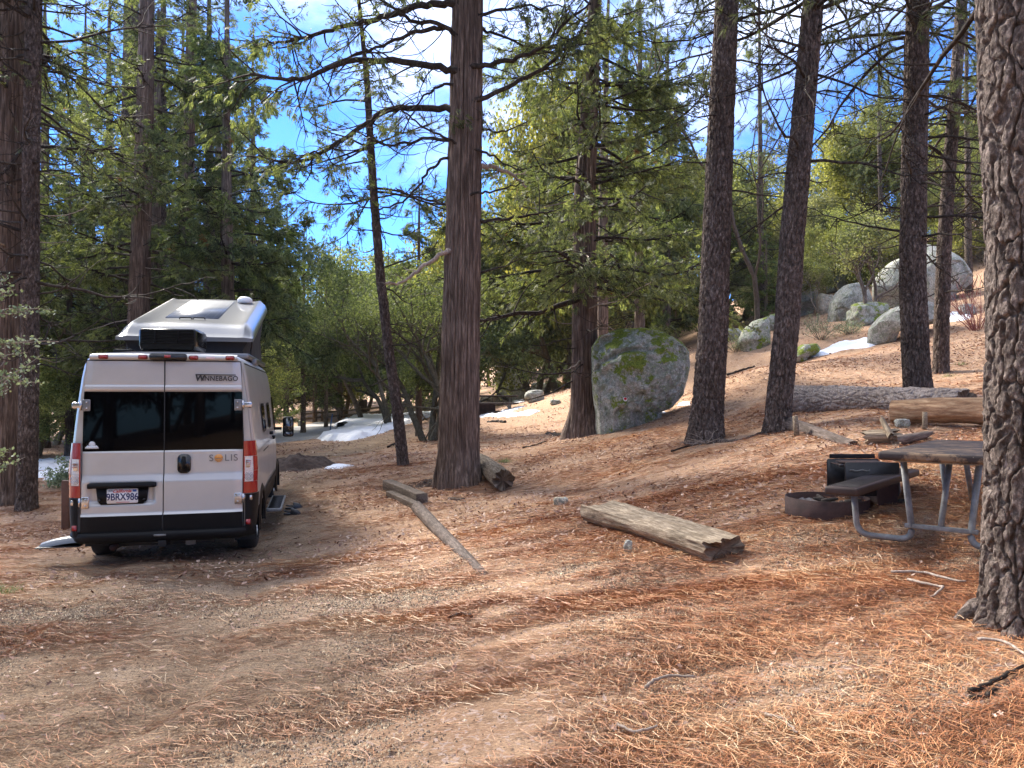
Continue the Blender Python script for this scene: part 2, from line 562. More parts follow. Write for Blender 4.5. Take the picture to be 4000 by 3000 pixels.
tag(o, 'carpet of dry orange pine needles scattered over the forest floor', 'needle litter', kind='stuff')

def add_leaves(n, y0, y1, size, lobes=12):
    x, y = scatter(n, y0, y1, margin=1.3)
    k = rng.random(len(x)) < np.clip(.55 + 2.5 * fbm(x * .8, y * .8, s=91, o=3) - .25 * dirtmask(x, y), .08, 1)
    x, y = x[k], y[k]; m = len(x)
    ang = rng.random(m) * 6.28; s = size * rng.uniform(.6, 1.3, m)
    col = np.clip(rng.normal(.50, .32, m), 0, 1)
    rad = np.array([1, .45, .8, .4, .75, .35, .55, .35, .75, .4, .8, .45])   # lobed outline
    if lobes < 12: rad = np.array([1, .5, .8, .95, .55, .8])
    K_ = len(rad); th = np.arange(K_) * 2 * math.pi / K_
    ox = rad * np.cos(th) * 1.0; oy = rad * np.sin(th) * .62
    zz = surf(x, y)
    ti, tj = rng.normal(0, .35, m), rng.normal(0, .35, m)
    curl = rng.uniform(-.2, .6, m)
    lx = ox[None] * s[:, None]; ly = oy[None] * s[:, None]
    vx = x[:, None] + lx * np.cos(ang)[:, None] - ly * np.sin(ang)[:, None]
    vy = y[:, None] + lx * np.sin(ang)[:, None] + ly * np.cos(ang)[:, None]
    vz = zz[:, None] + .012 + .25 * s[:, None] + lx * ti[:, None] + ly * tj[:, None] + curl[:, None] * (oy[None] ** 2) * s[:, None] * 1.5
    V = np.stack([vx, vy, vz], -1).reshape(-1, 3)
    C = np.stack([x, y, zz + .012 + .2 * s], -1)
    V = np.concatenate([V, C])
    i0 = np.arange(m)[:, None] * K_
    f = np.concatenate([np.stack([i0[:, 0] + i, i0[:, 0] + (i + 1) % K_, m * K_ + np.arange(m)], -1) for i in range(K_)])
    return V, f, np.concatenate([np.repeat(col, K_), col])
g = Geo()
for args in ((5500, 3, 9, .026), (85000, 7.5, 20, .028, 6), (90000, 18, 42, .040, 6)):
    v, f, c = add_leaves(*args); g.add(v, f, 0, c)
o = g.build('fallen_leaves', M_LEAFD, attr=True)
tag(o, 'dry curled oak leaves lying scattered on the ground', 'leaf litter', kind='stuff')

g = Geo()
x, y = scatter(520000, 2.6, 8.5)
k = rng.random(len(x)) < np.clip(.55 + 3.0 * fbm(x * 1.1, y * 1.1, s=61, o=3) - .70 * dirtmask(x, y), 0.04, 1)
x, y = x[k], y[k]; m = len(x)
s = rng.gamma(3, .0010, m) + .0016 + .0003 * y
T = np.array([(1, 0, 0), (-.5, .87, 0), (-.5, -.87, 0), (0, 0, 1.1)])
a = rng.random(m) * 6.28
zz = surf(x, y)
V = np.stack([x[:, None] + s[:, None] * (T[None, :, 0] * np.cos(a)[:, None] - T[None, :, 1] * np.sin(a)[:, None]),
              y[:, None] + s[:, None] * (T[None, :, 0] * np.sin(a)[:, None] + T[None, :, 1] * np.cos(a)[:, None]),
              zz[:, None] + s[:, None] * T[None, :, 2] - .0005], -1)
b0 = np.arange(m)[:, None] * 4
f = np.concatenate([b0 + np.array([[0, 1, 3]]), b0 + np.array([[1, 2, 3]]), b0 + np.array([[2, 0, 3]])])
g.add(V.reshape(-1, 3), f, 0, np.repeat(np.clip(rng.normal(.42, .34, m), 0, 1), 4))
o = g.build('gravel', M_GRIT, attr=True)
tag(o, 'coarse granite grit and bark crumbs in the bare ground', 'gravel', kind='stuff')

# patches laid on the ground ----------------------------------------------------
def ground_patch(name, poly, mat, thick=.06, nz=.35, res=90, lump=0.0, seed=0, off=0.004, conv=True, soft=.3):
    W = np.array([G(*p)[:2] for p in poly]) if conv else np.array(poly, float)
    x0, y0 = W.min(0) - .6; x1, y1 = W.max(0) + .6
    nx = ny = res
    gx, gy = np.meshgrid(np.linspace(x0, x1, nx), np.linspace(y0, y1, ny))
    inside = np.zeros(gx.shape, bool); n = len(W)
    for i in range(n):
        a, b = W[i], W[(i + 1) % n]
        c = ((a[1] > gy) != (b[1] > gy)) & (gx < (b[0] - a[0]) * (gy - a[1]) / (b[1] - a[1] + 1e-12) + a[0])
        inside ^= c
    d = poly_dist(gx, gy, np.vstack([W, W[:1]]))
    d = np.where(inside, d, -d)
    size = min(x1 - x0, y1 - y0)
    d = d + nz * fbm(gx * 1.6, gy * 1.6, s=100 + seed, o=4) * 2
    z = surf(gx, gy) + off + thick * sstep(-.02, soft, d) * (1 + lump * fbm(gx * 2.5, gy * 2.5, s=7 + seed, o=4) * 3) - .03 * (d < 0)
    f = grid_faces(nx, ny)
    dv = d.ravel()
    keep = (dv[f] > -.05).any(1)
    f = f[keep]
    used = np.unique(f); remap = -np.ones(nx * ny, int); remap[used] = np.arange(len(used))
    V = np.stack([gx, gy, z], -1).reshape(-1, 3)[used]
    gq = Geo(); gq.add(V, remap[f])
    return gq.build(name, mat, smooth=True)
def snow_mat():
    m, n, b = newmat('snow'); oc = objcoord(n)
    d = ramp(n, noise(n, 7, oc, 8, .8), [(.60, (0, 0, 0)), (.70, (1, 1, 1))])
    n.links.new(mixc(n, d, (.78, .80, .85), (.38, .29, .23)), b.inputs['Base Color']); b.inputs['Roughness'].default_value = .6
    bp = n.nodes.new('ShaderNodeBump'); bp.inputs['Strength'].default_value = .5; bp.inputs['Distance'].default_value = .05
    n.links.new(noise(n, 5, oc, 6), bp.inputs['Height']); n.links.new(bp.outputs[0], b.inputs['Normal'])
    return m
M_SNOW = snow_mat()
M_ROAD = simple('asphalt', (0.30, 0.29, 0.28), .9, noise=.25, nscale=3, bump=.3)
c6 = lambda x, y: (580.8 + .325 * x, 636 + .325 * y)
c5 = lambda x, y: (940.3 + .15 * x, 746.7 + .15 * y)
c7 = lambda x, y: (1216.8 + .425 * x, 470.1 + .425 * y)
tag(ground_patch('road', [c6(-20, 1000), c6(100, 985), c6(330, 952), c6(470, 905), c6(560, 850), c6(330, 850), c6(190, 880), c6(-20, 905)], M_ROAD, thick=.02, nz=.1, off=.03), kind='structure')
SN = [('large melting snow bank beside the road bend', [c6(330, 955), c6(450, 975), c6(580, 970), c6(700, 935), c6(850, 885), c6(1000, 840), c6(1100, 800), c6(1000, 790), c6(850, 812), c6(700, 812), c6(560, 815), c6(440, 880), c6(480, 905)], .22, .5),
      ('long thin snow streak below the far tables', [c5(600, 1040), c5(1050, 1035), c5(1350, 1000), c5(1530, 935), c5(1380, 940), c5(1200, 985), c5(900, 990), c5(600, 990)], .08, .3),
      ('narrow snow line rising right of the far table', [c5(900, 980), c5(1100, 950), c5(1330, 860), c5(1150, 900), c5(950, 940)], .06, .2),
      ('short snow patch at the foot of the tall far boulder', [c5(1090, 830), c5(1260, 815), c5(1290, 785), c5(1150, 790), c5(1080, 810)], .08, .15),
      ('snow patch on the open slope below the boulders', [c7(1290, 705), c7(1380, 690), c7(1560, 660), c7(1600, 640), c7(1540, 618), c7(1440, 625), c7(1370, 650), c7(1300, 685)], .07, .35),
      ('snow patch right of the lichen covered rock', [c7(1950, 535), c7(2030, 530), c7(2085, 505), c7(2040, 488), c7(1975, 475), c7(1960, 500)], .08, .25),
      ('thin snow rim along the foot of the big boulder', [c7(260, 1050), c7(330, 1040), c7(440, 1015), c7(520, 990), c7(500, 982), c7(410, 1000), c7(300, 1035)], .05, .1),
      ('small snow scrap between big boulder and pine trunk', [c7(580, 955), c7(650, 955), c7(650, 935), c7(600, 938)], .05, .08),
      ('snow remnant beside the dark soil heap', [c6(380, 1160), c6(480, 1160), c6(560, 1135), c6(460, 1128), c6(390, 1140)], .04, .12),
      ('snow cover in the clearing left of the van', [(70, 1040), (230, 1035), (330, 1015), (330, 990), (150, 985), (70, 1000)], .08, .8)]
for i, (lab, pl, th, nz_) in enumerate(SN):
    tag(ground_patch('snow', pl, M_SNOW, thick=th, nz=nz_, lump=.5, seed=i, soft=.25), lab, 'snow', kind='stuff')
# ------------------------------------------------------------------ bark
def bark_mat(name, c1, c2, c3, vs, scale, bump=.6, plates=False):
    m, n, b = newmat(name)
    oc = objcoord(n)
    v = mapping(n, oc, (1, 1, vs))
    z = noise(n, scale, v, 8, .7, .3)
    col = ramp(n, z, [(0.30, c1), (0.5, c2), (0.70, c3)])
    big = ramp(n, noise(n, 1.3, oc, 4, .6), [(.35, (.8, .78, .76)), (.65, (1.2, 1.2, 1.2))])
    col = mixc(n, 1.0, col, big, 'MULTIPLY')
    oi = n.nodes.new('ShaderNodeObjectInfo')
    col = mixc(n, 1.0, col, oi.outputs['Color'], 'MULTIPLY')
    n.links.new(col, b.inputs['Base Color'])
    b.inputs['Roughness'].default_value = .9; b.inputs['Specular IOR Level'].default_value = .15
    bp = n.nodes.new('ShaderNodeBump'); bp.inputs['Strength'].default_value = bump; bp.inputs['Distance'].default_value = .03
    hsrc = z
    if plates:
        vo = n.nodes.new('ShaderNodeTexVoronoi'); vo.feature = 'DISTANCE_TO_EDGE'; vo.inputs['Scale'].default_value = 11
        wv = mapping(n, oc, (1, 1, .42))
        dn = n.nodes.new('ShaderNodeTexNoise'); dn.inputs['Scale'].default_value = 9; dn.inputs['Detail'].default_value = 3
        n.links.new(wv, dn.inputs['Vector'])
        av = n.nodes.new('ShaderNodeMix'); av.data_type = 'RGBA'; av.blend_type = 'LINEAR_LIGHT'; av.inputs['Factor'].default_value = .12
        n.links.new(wv, av.inputs['A']); n.links.new(dn.outputs['Color'], av.inputs['B'])
        n.links.new(av.outputs['Result'], vo.inputs['Vector'])
        e = n.nodes.new('ShaderNodeMapRange'); e.inputs['From Max'].default_value = .12
        n.links.new(vo.outputs['Distance'], e.inputs[0])
        a = n.nodes.new('ShaderNodeMath'); a.operation = 'MULTIPLY_ADD'; a.inputs[1].default_value = .5
        n.links.new(z, a.inputs[0]); n.links.new(e.outputs[0], a.inputs[2])
        hsrc = a.outputs[0]
    n.links.new(hsrc, bp.inputs['Height']); n.links.new(bp.outputs[0], b.inputs['Normal'])
    return m
M_CEDARBARK = bark_mat('cedar_bark', (0.032, 0.021, 0.017), (0.128, 0.092, 0.072), (0.33, 0.25, 0.20), .07, 26, 1.0)
M_PINEBARK = bark_mat('pine_bark', (0.028, 0.021, 0.018), (0.088, 0.066, 0.055), (0.26, 0.21, 0.18), .45, 26, .8, True)
M_PINEBIG = bark_mat('pine_bark_close', (0.030, 0.023, 0.020), (0.105, 0.082, 0.070), (0.34, 0.275, 0.235), .6, 30, .9)
M_LIMB = bark_mat('limb_bark', (0.014, 0.011, 0.009), (0.034, 0.026, 0.021), (0.085, 0.068, 0.056), .6, 20, .5)
M_DEAD = bark_mat('dead_wood', (0.14, 0.11, 0.09), (0.27, 0.22, 0.18), (0.42, 0.36, 0.30), .5, 25, .5)
M_OAKBARK = bark_mat('oak_bark', (0.05, 0.04, 0.032), (0.12, 0.095, 0.075), (0.22, 0.18, 0.15), .5, 22, .6)
M_CEDAR = leaf_mat('cedar_spray', (0.050, 0.066, 0.036), (0.120, 0.145, 0.066), (0.235, 0.255, 0.115), .48, 1.1, dead=(0.22, 0.09, 0.04))
M_PINE = leaf_mat('pine_needles_green', (0.048, 0.068, 0.036), (0.105, 0.130, 0.065), (0.19, 0.21, 0.105), .4, .8)
M_OAKY = leaf_mat('oak_leaf', (0.090, 0.108, 0.056), (0.185, 0.20, 0.098), (0.35, 0.35, 0.17), .48, .9)
M_GREYLEAF = leaf_mat('grey_leaf', (0.12, 0.16, 0.10), (0.22, 0.27, 0.18), (0.36, 0.41, 0.30), .3, 3)

# ------------------------------------------------------------------ trunks
def trunk(g, axis, rads, nu, nv, kind, flare=.5, seed=0, mat=0, amp=1.0):
    """axis: Nx3 points from the ground up, rads: radius at each; bark relief in the mesh itself"""
    axis = np.asarray(axis, float); rads = np.asarray(rads, float)
    s = np.concatenate([[0], np.cumsum(np.linalg.norm(np.diff(axis, axis=0), axis=1))])
    tt = np.linspace(0, 1, nv) ** 1.15 * s[-1]
    A_ = np.stack([np.interp(tt, s, axis[:, i]) for i in range(3)], -1)
    # smooth the path
    for _ in range(3):
        A_[1:-1] = (A_[:-2] + 2 * A_[1:-1] + A_[2:]) / 4
    r = np.interp(tt, s, rads)
    th = math.pi / 2 + np.arange(nu) * 2 * math.pi / nu
    TH, HH = np.meshgrid(th, tt)
    Rr = np.repeat(r[:, None], nu, 1)
    arc = np.cos(TH); brc = np.sin(TH)
    rm = rads.mean()
    if kind == 'cedar':
        cx, cy = np.cos(TH) * 2.2 * 3, np.sin(TH) * 2.2 * 3
        w_ = fbm(np.cos(TH) * 1.5, np.sin(TH) * 1.5, HH * .5, s=seed, o=3) * 2
        n1 = 1 - np.abs(fbm(cx * 1.5 + w_, cy * 1.5 + w_, HH * .45, s=seed + 1, o=3)) * 6
        n2 = 1 - np.abs(fbm(cx * 4.5 + w_, cy * 4.5, HH * .9, s=seed + 2, o=3)) * 5
        n3 = fbm(cx * 9, cy * 9, HH * 2.2, s=seed + 4, o=3)
        disp = (n1 * .034 + n2 * .017 + n3 * .016) * amp * (rm / .3) ** .5
    else:
        u = np.broadcast_to(np.arange(nu)[None] / nu, TH.shape); sc_ = np.clip(rm / .28, .55, 1.0)
        pa, pb = max(5, int(round(2 * math.pi * rm / (.095 * sc_)))), max(10, int(round(2 * math.pi * rm / (.036 * sc_))))
        X3, Y3 = np.cos(TH) * rm, np.sin(TH) * rm
        w1 = fbm(X3 * 9, Y3 * 9, HH * 5, s=seed, o=4); w2 = fbm(X3 * 9, Y3 * 9, HH * 5, s=seed + 40, o=4)
        f1, f2, idn = worley(u * pa + w1 * 2.0, HH / (.34 * sc_) + w2 * 1.6, s=seed)
        g1, g2, idb = worley(u * pb + w2 * 2.4, HH / (.060 * sc_) + w1 * 2.4, s=seed + 7)
        fine = fbm(X3 * 45, Y3 * 45, HH * 38, s=seed + 3, o=3)
        ea = sstep(.0, .20, f2 - f1 + w2 * .25 + fine * .12)
        eb = sstep(.0, .16, g2 - g1)
        disp = (ea * (.020 + .012 * idn) + ea * np.floor(idb * 4) / 4 * .013 + eb * .004 * ea + fine * .007 - .02) * amp * sc_ * 1.25
    disp = disp - disp.mean() * .85
    base = sstep(1.0, 0, HH / (rads[0] * 3.4)) ** 1.6
    roots = .45 + .75 * np.clip(fbm(np.cos(TH) * 1.7, np.sin(TH) * 1.7, s=seed + 30, o=2) * 3 + .4, 0, 1.3)
    Rr = Rr * (1 + flare * base * roots) + disp
    V = A_[:, None, :] + np.stack([np.cos(TH) * Rr, np.sin(TH) * Rr, np.zeros_like(Rr)], -1)
    g.add(V.reshape(-1, 3), grid_faces(nu, nv, True), mat)

def unit(v): return v / (np.linalg.norm(v, axis=-1, keepdims=True) + 1e-9)

def wander(rg, p, d, L_, n, wob, grav=0.0, up=0.0):
    """a wandering path; grav bends it down first, up lifts the tip"""
    out = [np.array(p, float)]; d = unit(np.array(d, float))
    for i in range(n - 1):
        t = i / (n - 1)
        d = unit(d + rg.normal(0, wob, 3) + np.array([0, 0, -grav * (1 - t) + up * t]))
        out.append(out[-1] + d * L_ / (n - 1))
    return np.array(out)

def at_path(path, t):
    s = t * (len(path) - 1); i = min(int(s), len(path) - 2); f = s - i
    return path[i] * (1 - f) + path[i + 1] * f, unit(path[i + 1] - path[i])

# ------------------------------------------------------------------ foliage pieces
def spray_mesh(g, A_, D_, S_, rg, droop=.35, mat=0, wide=1.0):
    """flat fans of narrow leaflets (cedar)"""
    A_ = np.array(A_); D_ = unit(np.array(D_)); S_ = np.array(S_)
    M = len(A_)
    nrm = unit(np.cross(D_, rg.normal(0, 1, (M, 3))) + np.array([0, 0, .5]))
    side = unit(np.cross(D_, nrm)); nrm = np.cross(side, D_)
    tmpl = [(0.0, 0.0, 1.0, .045)]
    for a, sg in ((.06, 1), (.14, -1), (.24, 1), (.32, -1), (.42, 1), (.50, -1), (.60, 1), (.68, -1), (.78, 1)):
        tmpl.append((a, sg * 36, .50 - .28 * a, .060))
    V = []
    for a, ang, ln, wd in tmpl:
        an = R(ang) + rg.normal(0, .2, M)
        ca, sa = np.cos(an)[:, None], np.sin(an)[:, None]
        dl = D_ * ca + side * sa; ds = -D_ * sa + side * ca
        dl = unit(dl + nrm * rg.normal(0, .22, (M, 1)))
        s = S_[:, None]; w_ = wd * wide * s; l = ln * s * rg.uniform(.75, 1.2, (M, 1))
        p0 = A_ + D_ * (a * s)
        dz = np.array([0, 0, -1.0]) * droop
        pm = p0 + dl * l * .5 + dz * l * .12; pt = p0 + dl * l + dz * l * .5
        V += [p0, pm + ds * w_, pt, pm - ds * w_]
    V = np.stack(V, 1)
    k = len(tmpl)
    f = (np.arange(M * k) * 4)[:, None] + np.arange(4)[None]
    g.add(V.reshape(-1, 3), f, mat)

def tuft_mesh(g, A_, D_, S_, rg, K_=22, mat=0, w_=.012, spread=.9):
    A_ = np.array(A_); D_ = unit(np.array(D_)); S_ = np.array(S_); M = len(A_)
    d = unit(D_[:, None, :] * .8 + rg.normal(0, spread * .55, (M, K_, 3)))
    side = unit(np.cross(d, rg.normal(0, 1, (M, K_, 3))))
    base = A_[:, None] - D_[:, None] * (rg.random((M, K_, 1)) * .35 * S_[:, None, None])
    ln = S_[:, None, None] * rg.uniform(.75, 1.15, (M, K_, 1))
    wv = w_ * rg.uniform(.7, 1.2, (M, K_, 1))
    V = np.stack([base + side * wv, base - side * wv, base + d * ln + np.array([0, 0, -.12]) * ln], 2)
    f = (np.arange(M * K_) * 3)[:, None] + np.arange(3)[None]
    g.add(V.reshape(-1, 3), f, mat)

def leaf_mesh(g, A_, rad, rg, K_=14, size=.07, mat=0):
    A_ = np.array(A_); M = len(A_); rad = np.broadcast_to(np.array(rad, float), (M,))
    c = A_[:, None] + rg.normal(0, .5, (M, K_, 3)) * rad[:, None, None]
    d = unit(rg.normal(0, 1, (M, K_, 3)) + np.array([0, 0, -.2])); s = unit(np.cross(d, rg.normal(0, 1, (M, K_, 3)) + np.array([0, 0, .8])))
    L_ = size * rg.uniform(.6, 1.3, (M, K_, 1))
    V = np.stack([c - d * L_ * .5, c + s * L_ * .33, c + d * L_ * .5, c - s * L_ * .33], 2)
    f = (np.arange(M * K_) * 4)[:, None] + np.arange(4)[None]
    g.add(V.reshape(-1, 3), f, mat)

# ------------------------------------------------------------------ whole trees (built at the origin)
def straight_axis(Ht, lean=(0, 0), wob=.05, rg=None, n=14):
    z = np.linspace(-.4, Ht, n)
    x = lean[0] * z / Ht + np.cumsum(rg.normal(0, wob, n)) * .3; y = lean[1] * z / Ht + np.cumsum(rg.normal(0, wob, n)) * .3
    x -= x[0]; y -= y[0]
    return np.stack([x, y, z], -1)

def cedar_tree(name, seed, Ht, r0, cb, cr, nb=80, label='', res=(28, 90), axis=None, bark=None, leaf=None, dens=1.0, dead=14, fol_from=None, group=None, flare=.45, wide=1.0, sp=.30, rt=None, avoid=None):
    rg = np.random.default_rng(seed)
    root = empty(name, (0, 0, 0), 0, label, 'tree', group)
    ax = straight_axis(Ht, rg=rg) if axis is None else np.asarray(axis, float)
    zz = ax[:, 2] - ax[0, 2]
    rr = r0 * (1 - zz / zz[-1]) ** .8 * .97 + .02 if rt is None else rt
    g = Geo()
    trunk(g, ax, rr, res[0], res[1], 'cedar', flare=flare, seed=seed)
    f = Geo(); A_, D_, S_ = [], [], []
    def ctr(z):
        return np.array([np.interp(z, ax[:, 2], ax[:, i]) for i in range(2)] + [z])
    for i in range(nb + dead):
        isdead = i >= nb
        z = (cb + (Ht - cb) * rg.random() ** 1.15 * .97) if not isdead else cb * .35 + (Ht * .5 - cb * .35) * rg.random()
        fr = np.clip((z - cb) / (Ht - cb), 0, 1)
        L_ = cr * (1 - fr) ** .75 * rg.uniform(.6, 1.1) + .25
        if isdead: L_ = cr * rg.uniform(.15, .6)
        a = rg.random() * 6.283
        if avoid is not None and abs((a - avoid + math.pi) % (2 * math.pi) - math.pi) < .7: continue
        p = ctr(z); rb = np.interp(z, ax[:, 2], rr)
        d = np.array([math.cos(a), math.sin(a), rg.uniform(-.15, .35)])
        n_ = 9
        path = wander(rg, p + d * rb * .6, d, L_, n_, .10, grav=.09, up=.20)
        br = (.013 + .011 * L_) * (1 if not isdead else .7)
        tube(g, path, np.linspace(br, br * .25, n_), 5, 2 if isdead and rg.random() < .35 else 1, cap=False)
        ns = int(L_ * (4.6 if not isdead else 2.5)) + 1
        for k in range(ns):
            t = rg.uniform(.18, 1.0)
            q, qd = at_path(path, t)
            sd_ = 1 if rg.random() < .5 else -1
            lat = np.array([-qd[1], qd[0], 0]) * sd_
            dd = unit(qd * .6 + lat * rg.uniform(.4, 1) + np.array([0, 0, rg.uniform(-.35, .15)]))
            l2 = L_ * rg.uniform(.15, .38) * (1.15 - t * .5) + .12
            p2 = wander(rg, q, dd, l2, 5, .15, grav=.12 if not isdead else .02, up=.12)
            tube(g, p2, np.linspace(br * .35, br * .12, 5), 3, 1, cap=False)
            if isdead: continue
            m = max(2, int(l2 * 13 * dens))
            for j in range(m):
                tq = rg.uniform(.15, 1)
                w_, wd = at_path(p2, tq)
                A_.append(w_ + rg.normal(0, .07, 3)); D_.append(wd + rg.normal(0, .5, 3) + np.array([0, 0, -.25])); S_.append(sp * rg.uniform(.6, 1.25))
        if not isdead:
            for j in range(int(5 * dens)):
                w_, wd = at_path(path, rg.uniform(.6, 1)); A_.append(w_); D_.append(wd + rg.normal(0, .4, 3)); S_.append(sp * rg.uniform(.7, 1.2))
    spray_mesh(f, A_, D_, S_, rg, wide=wide)
    g.build('trunk', [bark or M_CEDARBARK, M_LIMB, M_DEAD], root, smooth=True)
    f.build('crown', leaf or M_CEDAR, root)
    return root

def pine_tree(name, seed, Ht, r0, cb, cr, nb=46, label='', res=(28, 90), axis=None, bark=None, dead=22, group=None, rt=None, flare=.35, K_=20, nw=.007, tl=.17, amp=1.0, subs=1.0, deadlen=(.25, .7), deadz=(.3, 1.05)):
    rg = np.random.default_rng(seed)
    root = empty(name, (0, 0, 0), 0, label, 'tree', group)
    ax = straight_axis(Ht, rg=rg) if axis is None else np.asarray(axis, float)
    zz = ax[:, 2] - ax[0, 2]
    rr = r0 * (1 - zz / zz[-1]) ** .7 * .97 + .02 if rt is None else rt
    g = Geo()
    trunk(g, ax, rr, res[0], res[1], 'pine', flare=flare, seed=seed, amp=amp)
    f = Geo(); A_, D_, S_ = [], [], []
    for i in range(nb + dead):
        isdead = i >= nb
        z = (cb + (Ht - cb) * rg.random() * .98) if not isdead else cb * (deadz[0] + (deadz[1] - deadz[0]) * rg.random())
        fr = np.clip((z - cb) / (Ht - cb), 0, 1)
        L_ = cr * (1 - fr) ** .6 * rg.uniform(.55, 1.1) + .3
        if isdead: L_ = cr * rg.uniform(*deadlen)
        a = rg.random() * 6.283
        p = np.array([np.interp(z, ax[:, 2], ax[:, 0]), np.interp(z, ax[:, 2], ax[:, 1]), z]); rb = np.interp(z, ax[:, 2], rr)
        d = np.array([math.cos(a), math.sin(a), rg.uniform(-.2, .25)])
        n_ = 9
        path = wander(rg, p + d * rb * .6, d, L_, n_, .14, grav=.10, up=.18)
        br = (.010 + .008 * L_)
        tube(g, path, np.linspace(br, br * .3, n_), 5, 1, cap=False)
        for k in range(int(L_ * 3.6 * subs) + 1):
            t = rg.uniform(.25, 1)
            q, qd = at_path(path, t)
            dd = unit(qd * .7 + rg.normal(0, .55, 3))
            l2 = L_ * rg.uniform(.12, .32) + .1
            p2 = wander(rg, q, dd, l2, 5, .22, grav=.10, up=.22)
            tube(g, p2, np.linspace(br * .4, br * .2, 5), 3, 1, cap=False)
            if isdead:
                if rg.random() < .5:
                    q3, d3 = at_path(p2, .5); p3 = wander(rg, q3, d3 + rg.normal(0, .6, 3), l2 * .6, 4, .25)
                    tube(g, p3, np.linspace(br * .25, br * .1, 4), 3, 1, cap=False)
                continue
            for j in range(3):
                w_, wd = at_path(p2, (1, .75, .5)[j]); A_.append(w_); D_.append(wd + rg.normal(0, .25, 3)); S_.append(tl * rg.uniform(.8, 1.2))
    if A_: tuft_mesh(f, A_, D_, S_, rg, K_=K_, w_=nw)
    g.build('trunk', [bark or M_PINEBARK, M_LIMB], root, smooth=True)
    if A_: f.build('crown', M_PINE, root)
    return root

def oak_tree(name, seed, Ht, cr, r0=.16, label='', stems=1, leaf=None, size=.09, clumps=1500, group=None, K_=15, lowest=.25, bare=False, bark=None, spread=1.0, crad=.30):
    rg = np.random.default_rng(seed)
    root = empty(name, (0, 0, 0), 0, label, 'tree', group)
    g = Geo(); tips = []
    def grow(p, d, L_, r, lev):
        n_ = 6
        path = wander(rg, p, d, L_, n_, .16, grav=0, up=.10)
        tube(g, path, np.linspace(r, r * .62, n_), 7 if lev == 0 else (4 if lev < 3 else 3), 0, cap=False)
        if lev >= 4 or r < .006:
            tips.append((path[-1], path)); return
        if lev >= 2: tips.append((path[3], path))
        nc = 3 if lev < 2 else rg.integers(2, 5)
        for k in range(nc):
            t = 1.0 if k == 0 else rg.uniform(.45, 1)
            q, qd = at_path(path, t)
            dd = unit(qd * .85 + rg.normal(0, .55 * spread, 3) + np.array([0, 0, .12]))
            grow(q, dd, L_ * rg.uniform(.6, .85), r * (.66 if k == 0 else .5), lev + 1)
    for s in range(stems):
        a = s * 6.28 / max(stems, 1) + rg.random()
        tilt = .12 if stems == 1 else .42
        grow(np.array([math.cos(a) * .08 * (stems > 1), math.sin(a) * .08 * (stems > 1), -.3]), np.array([math.cos(a) * tilt, math.sin(a) * tilt, 1]), Ht * .34, r0, 0)
    P_ = np.array([t[0] for t in tips])
    zs = Ht / max(P_[:, 2].max(), .1)
    g.v = [v * np.array([cr / max(np.abs(P_[:, :2]).max(), .1) if False else 1, 1, 1]) for v in g.v]
    g.build('trunk', bark or M_OAKBARK, root, smooth=True)
    if not bare:
        f = Geo()
        idx = rg.integers(0, len(tips), clumps)
        C = P_[idx] + rg.normal(0, .28, (clumps, 3))
        C = C[C[:, 2] > Ht * lowest]
        # fill the outside of the crown in lumps
        nl = 16
        lc = P_[rg.integers(0, len(tips), nl)]
        e = unit(rg.normal(0, 1, (clumps // 2, 3))) * (rg.random((clumps // 2, 1)) ** .4) * rg.uniform(.6, 1.1, (clumps // 2, 1)) * cr * .30
        C = np.concatenate([C, lc[rg.integers(0, nl, clumps // 2)] + e])
        leaf_mesh(f, C, crad, rg, K_=K_, size=size)
        f.build('crown', leaf or M_OAKY, root)
    return root

def axis_px(pl, Z, top_extra=6.0):
    """a trunk path from view points at one depth, continued upwards above the frame"""
    p = [P(x, y, Z) for x, y in pl]
    b = G(*pl[0]) if False else p[0]
    d = unit(p[-1] - p[-2])
    p.append(p[-1] + d * top_extra * .5); p.append(p[-1] + d * top_extra * .5)
    p[0] = p[0] + np.array([0, 0, -.25])
    return np.array(p)

def at_base(px, py):
    q = G(px, py); return q, q[1] * K / F            # point, metres per px of the 2212 view

def place(root, loc):
    root.location = loc
def rel(pts_, base): return np.asarray(pts_) - np.asarray(base)

# --- the named foreground and middle trees -------------------------------------------
def fit_tree(kind, pl, widths, seed, label, top=7.0, name=None, **kw):
    base, mpp = at_base(*pl[0])
    Zt = base[1]
    ax = axis_px(pl, Zt, top)
    rt = [w_ * mpp / 2 for w_ in widths] + [widths[-1] * mpp / 2 * .65, .03]
    ax = rel(ax, base)
    Ht = ax[-1, 2]
    fn = cedar_tree if kind == 'cedar' else pine_tree
    root = fn(name or (kind + '_tree'), seed, Ht, rt[0], kw.pop('cb', 4), kw.pop('cr', 3), axis=ax, rt=rt, label=label, **kw)
    root.location = base
    return root, base, mpp

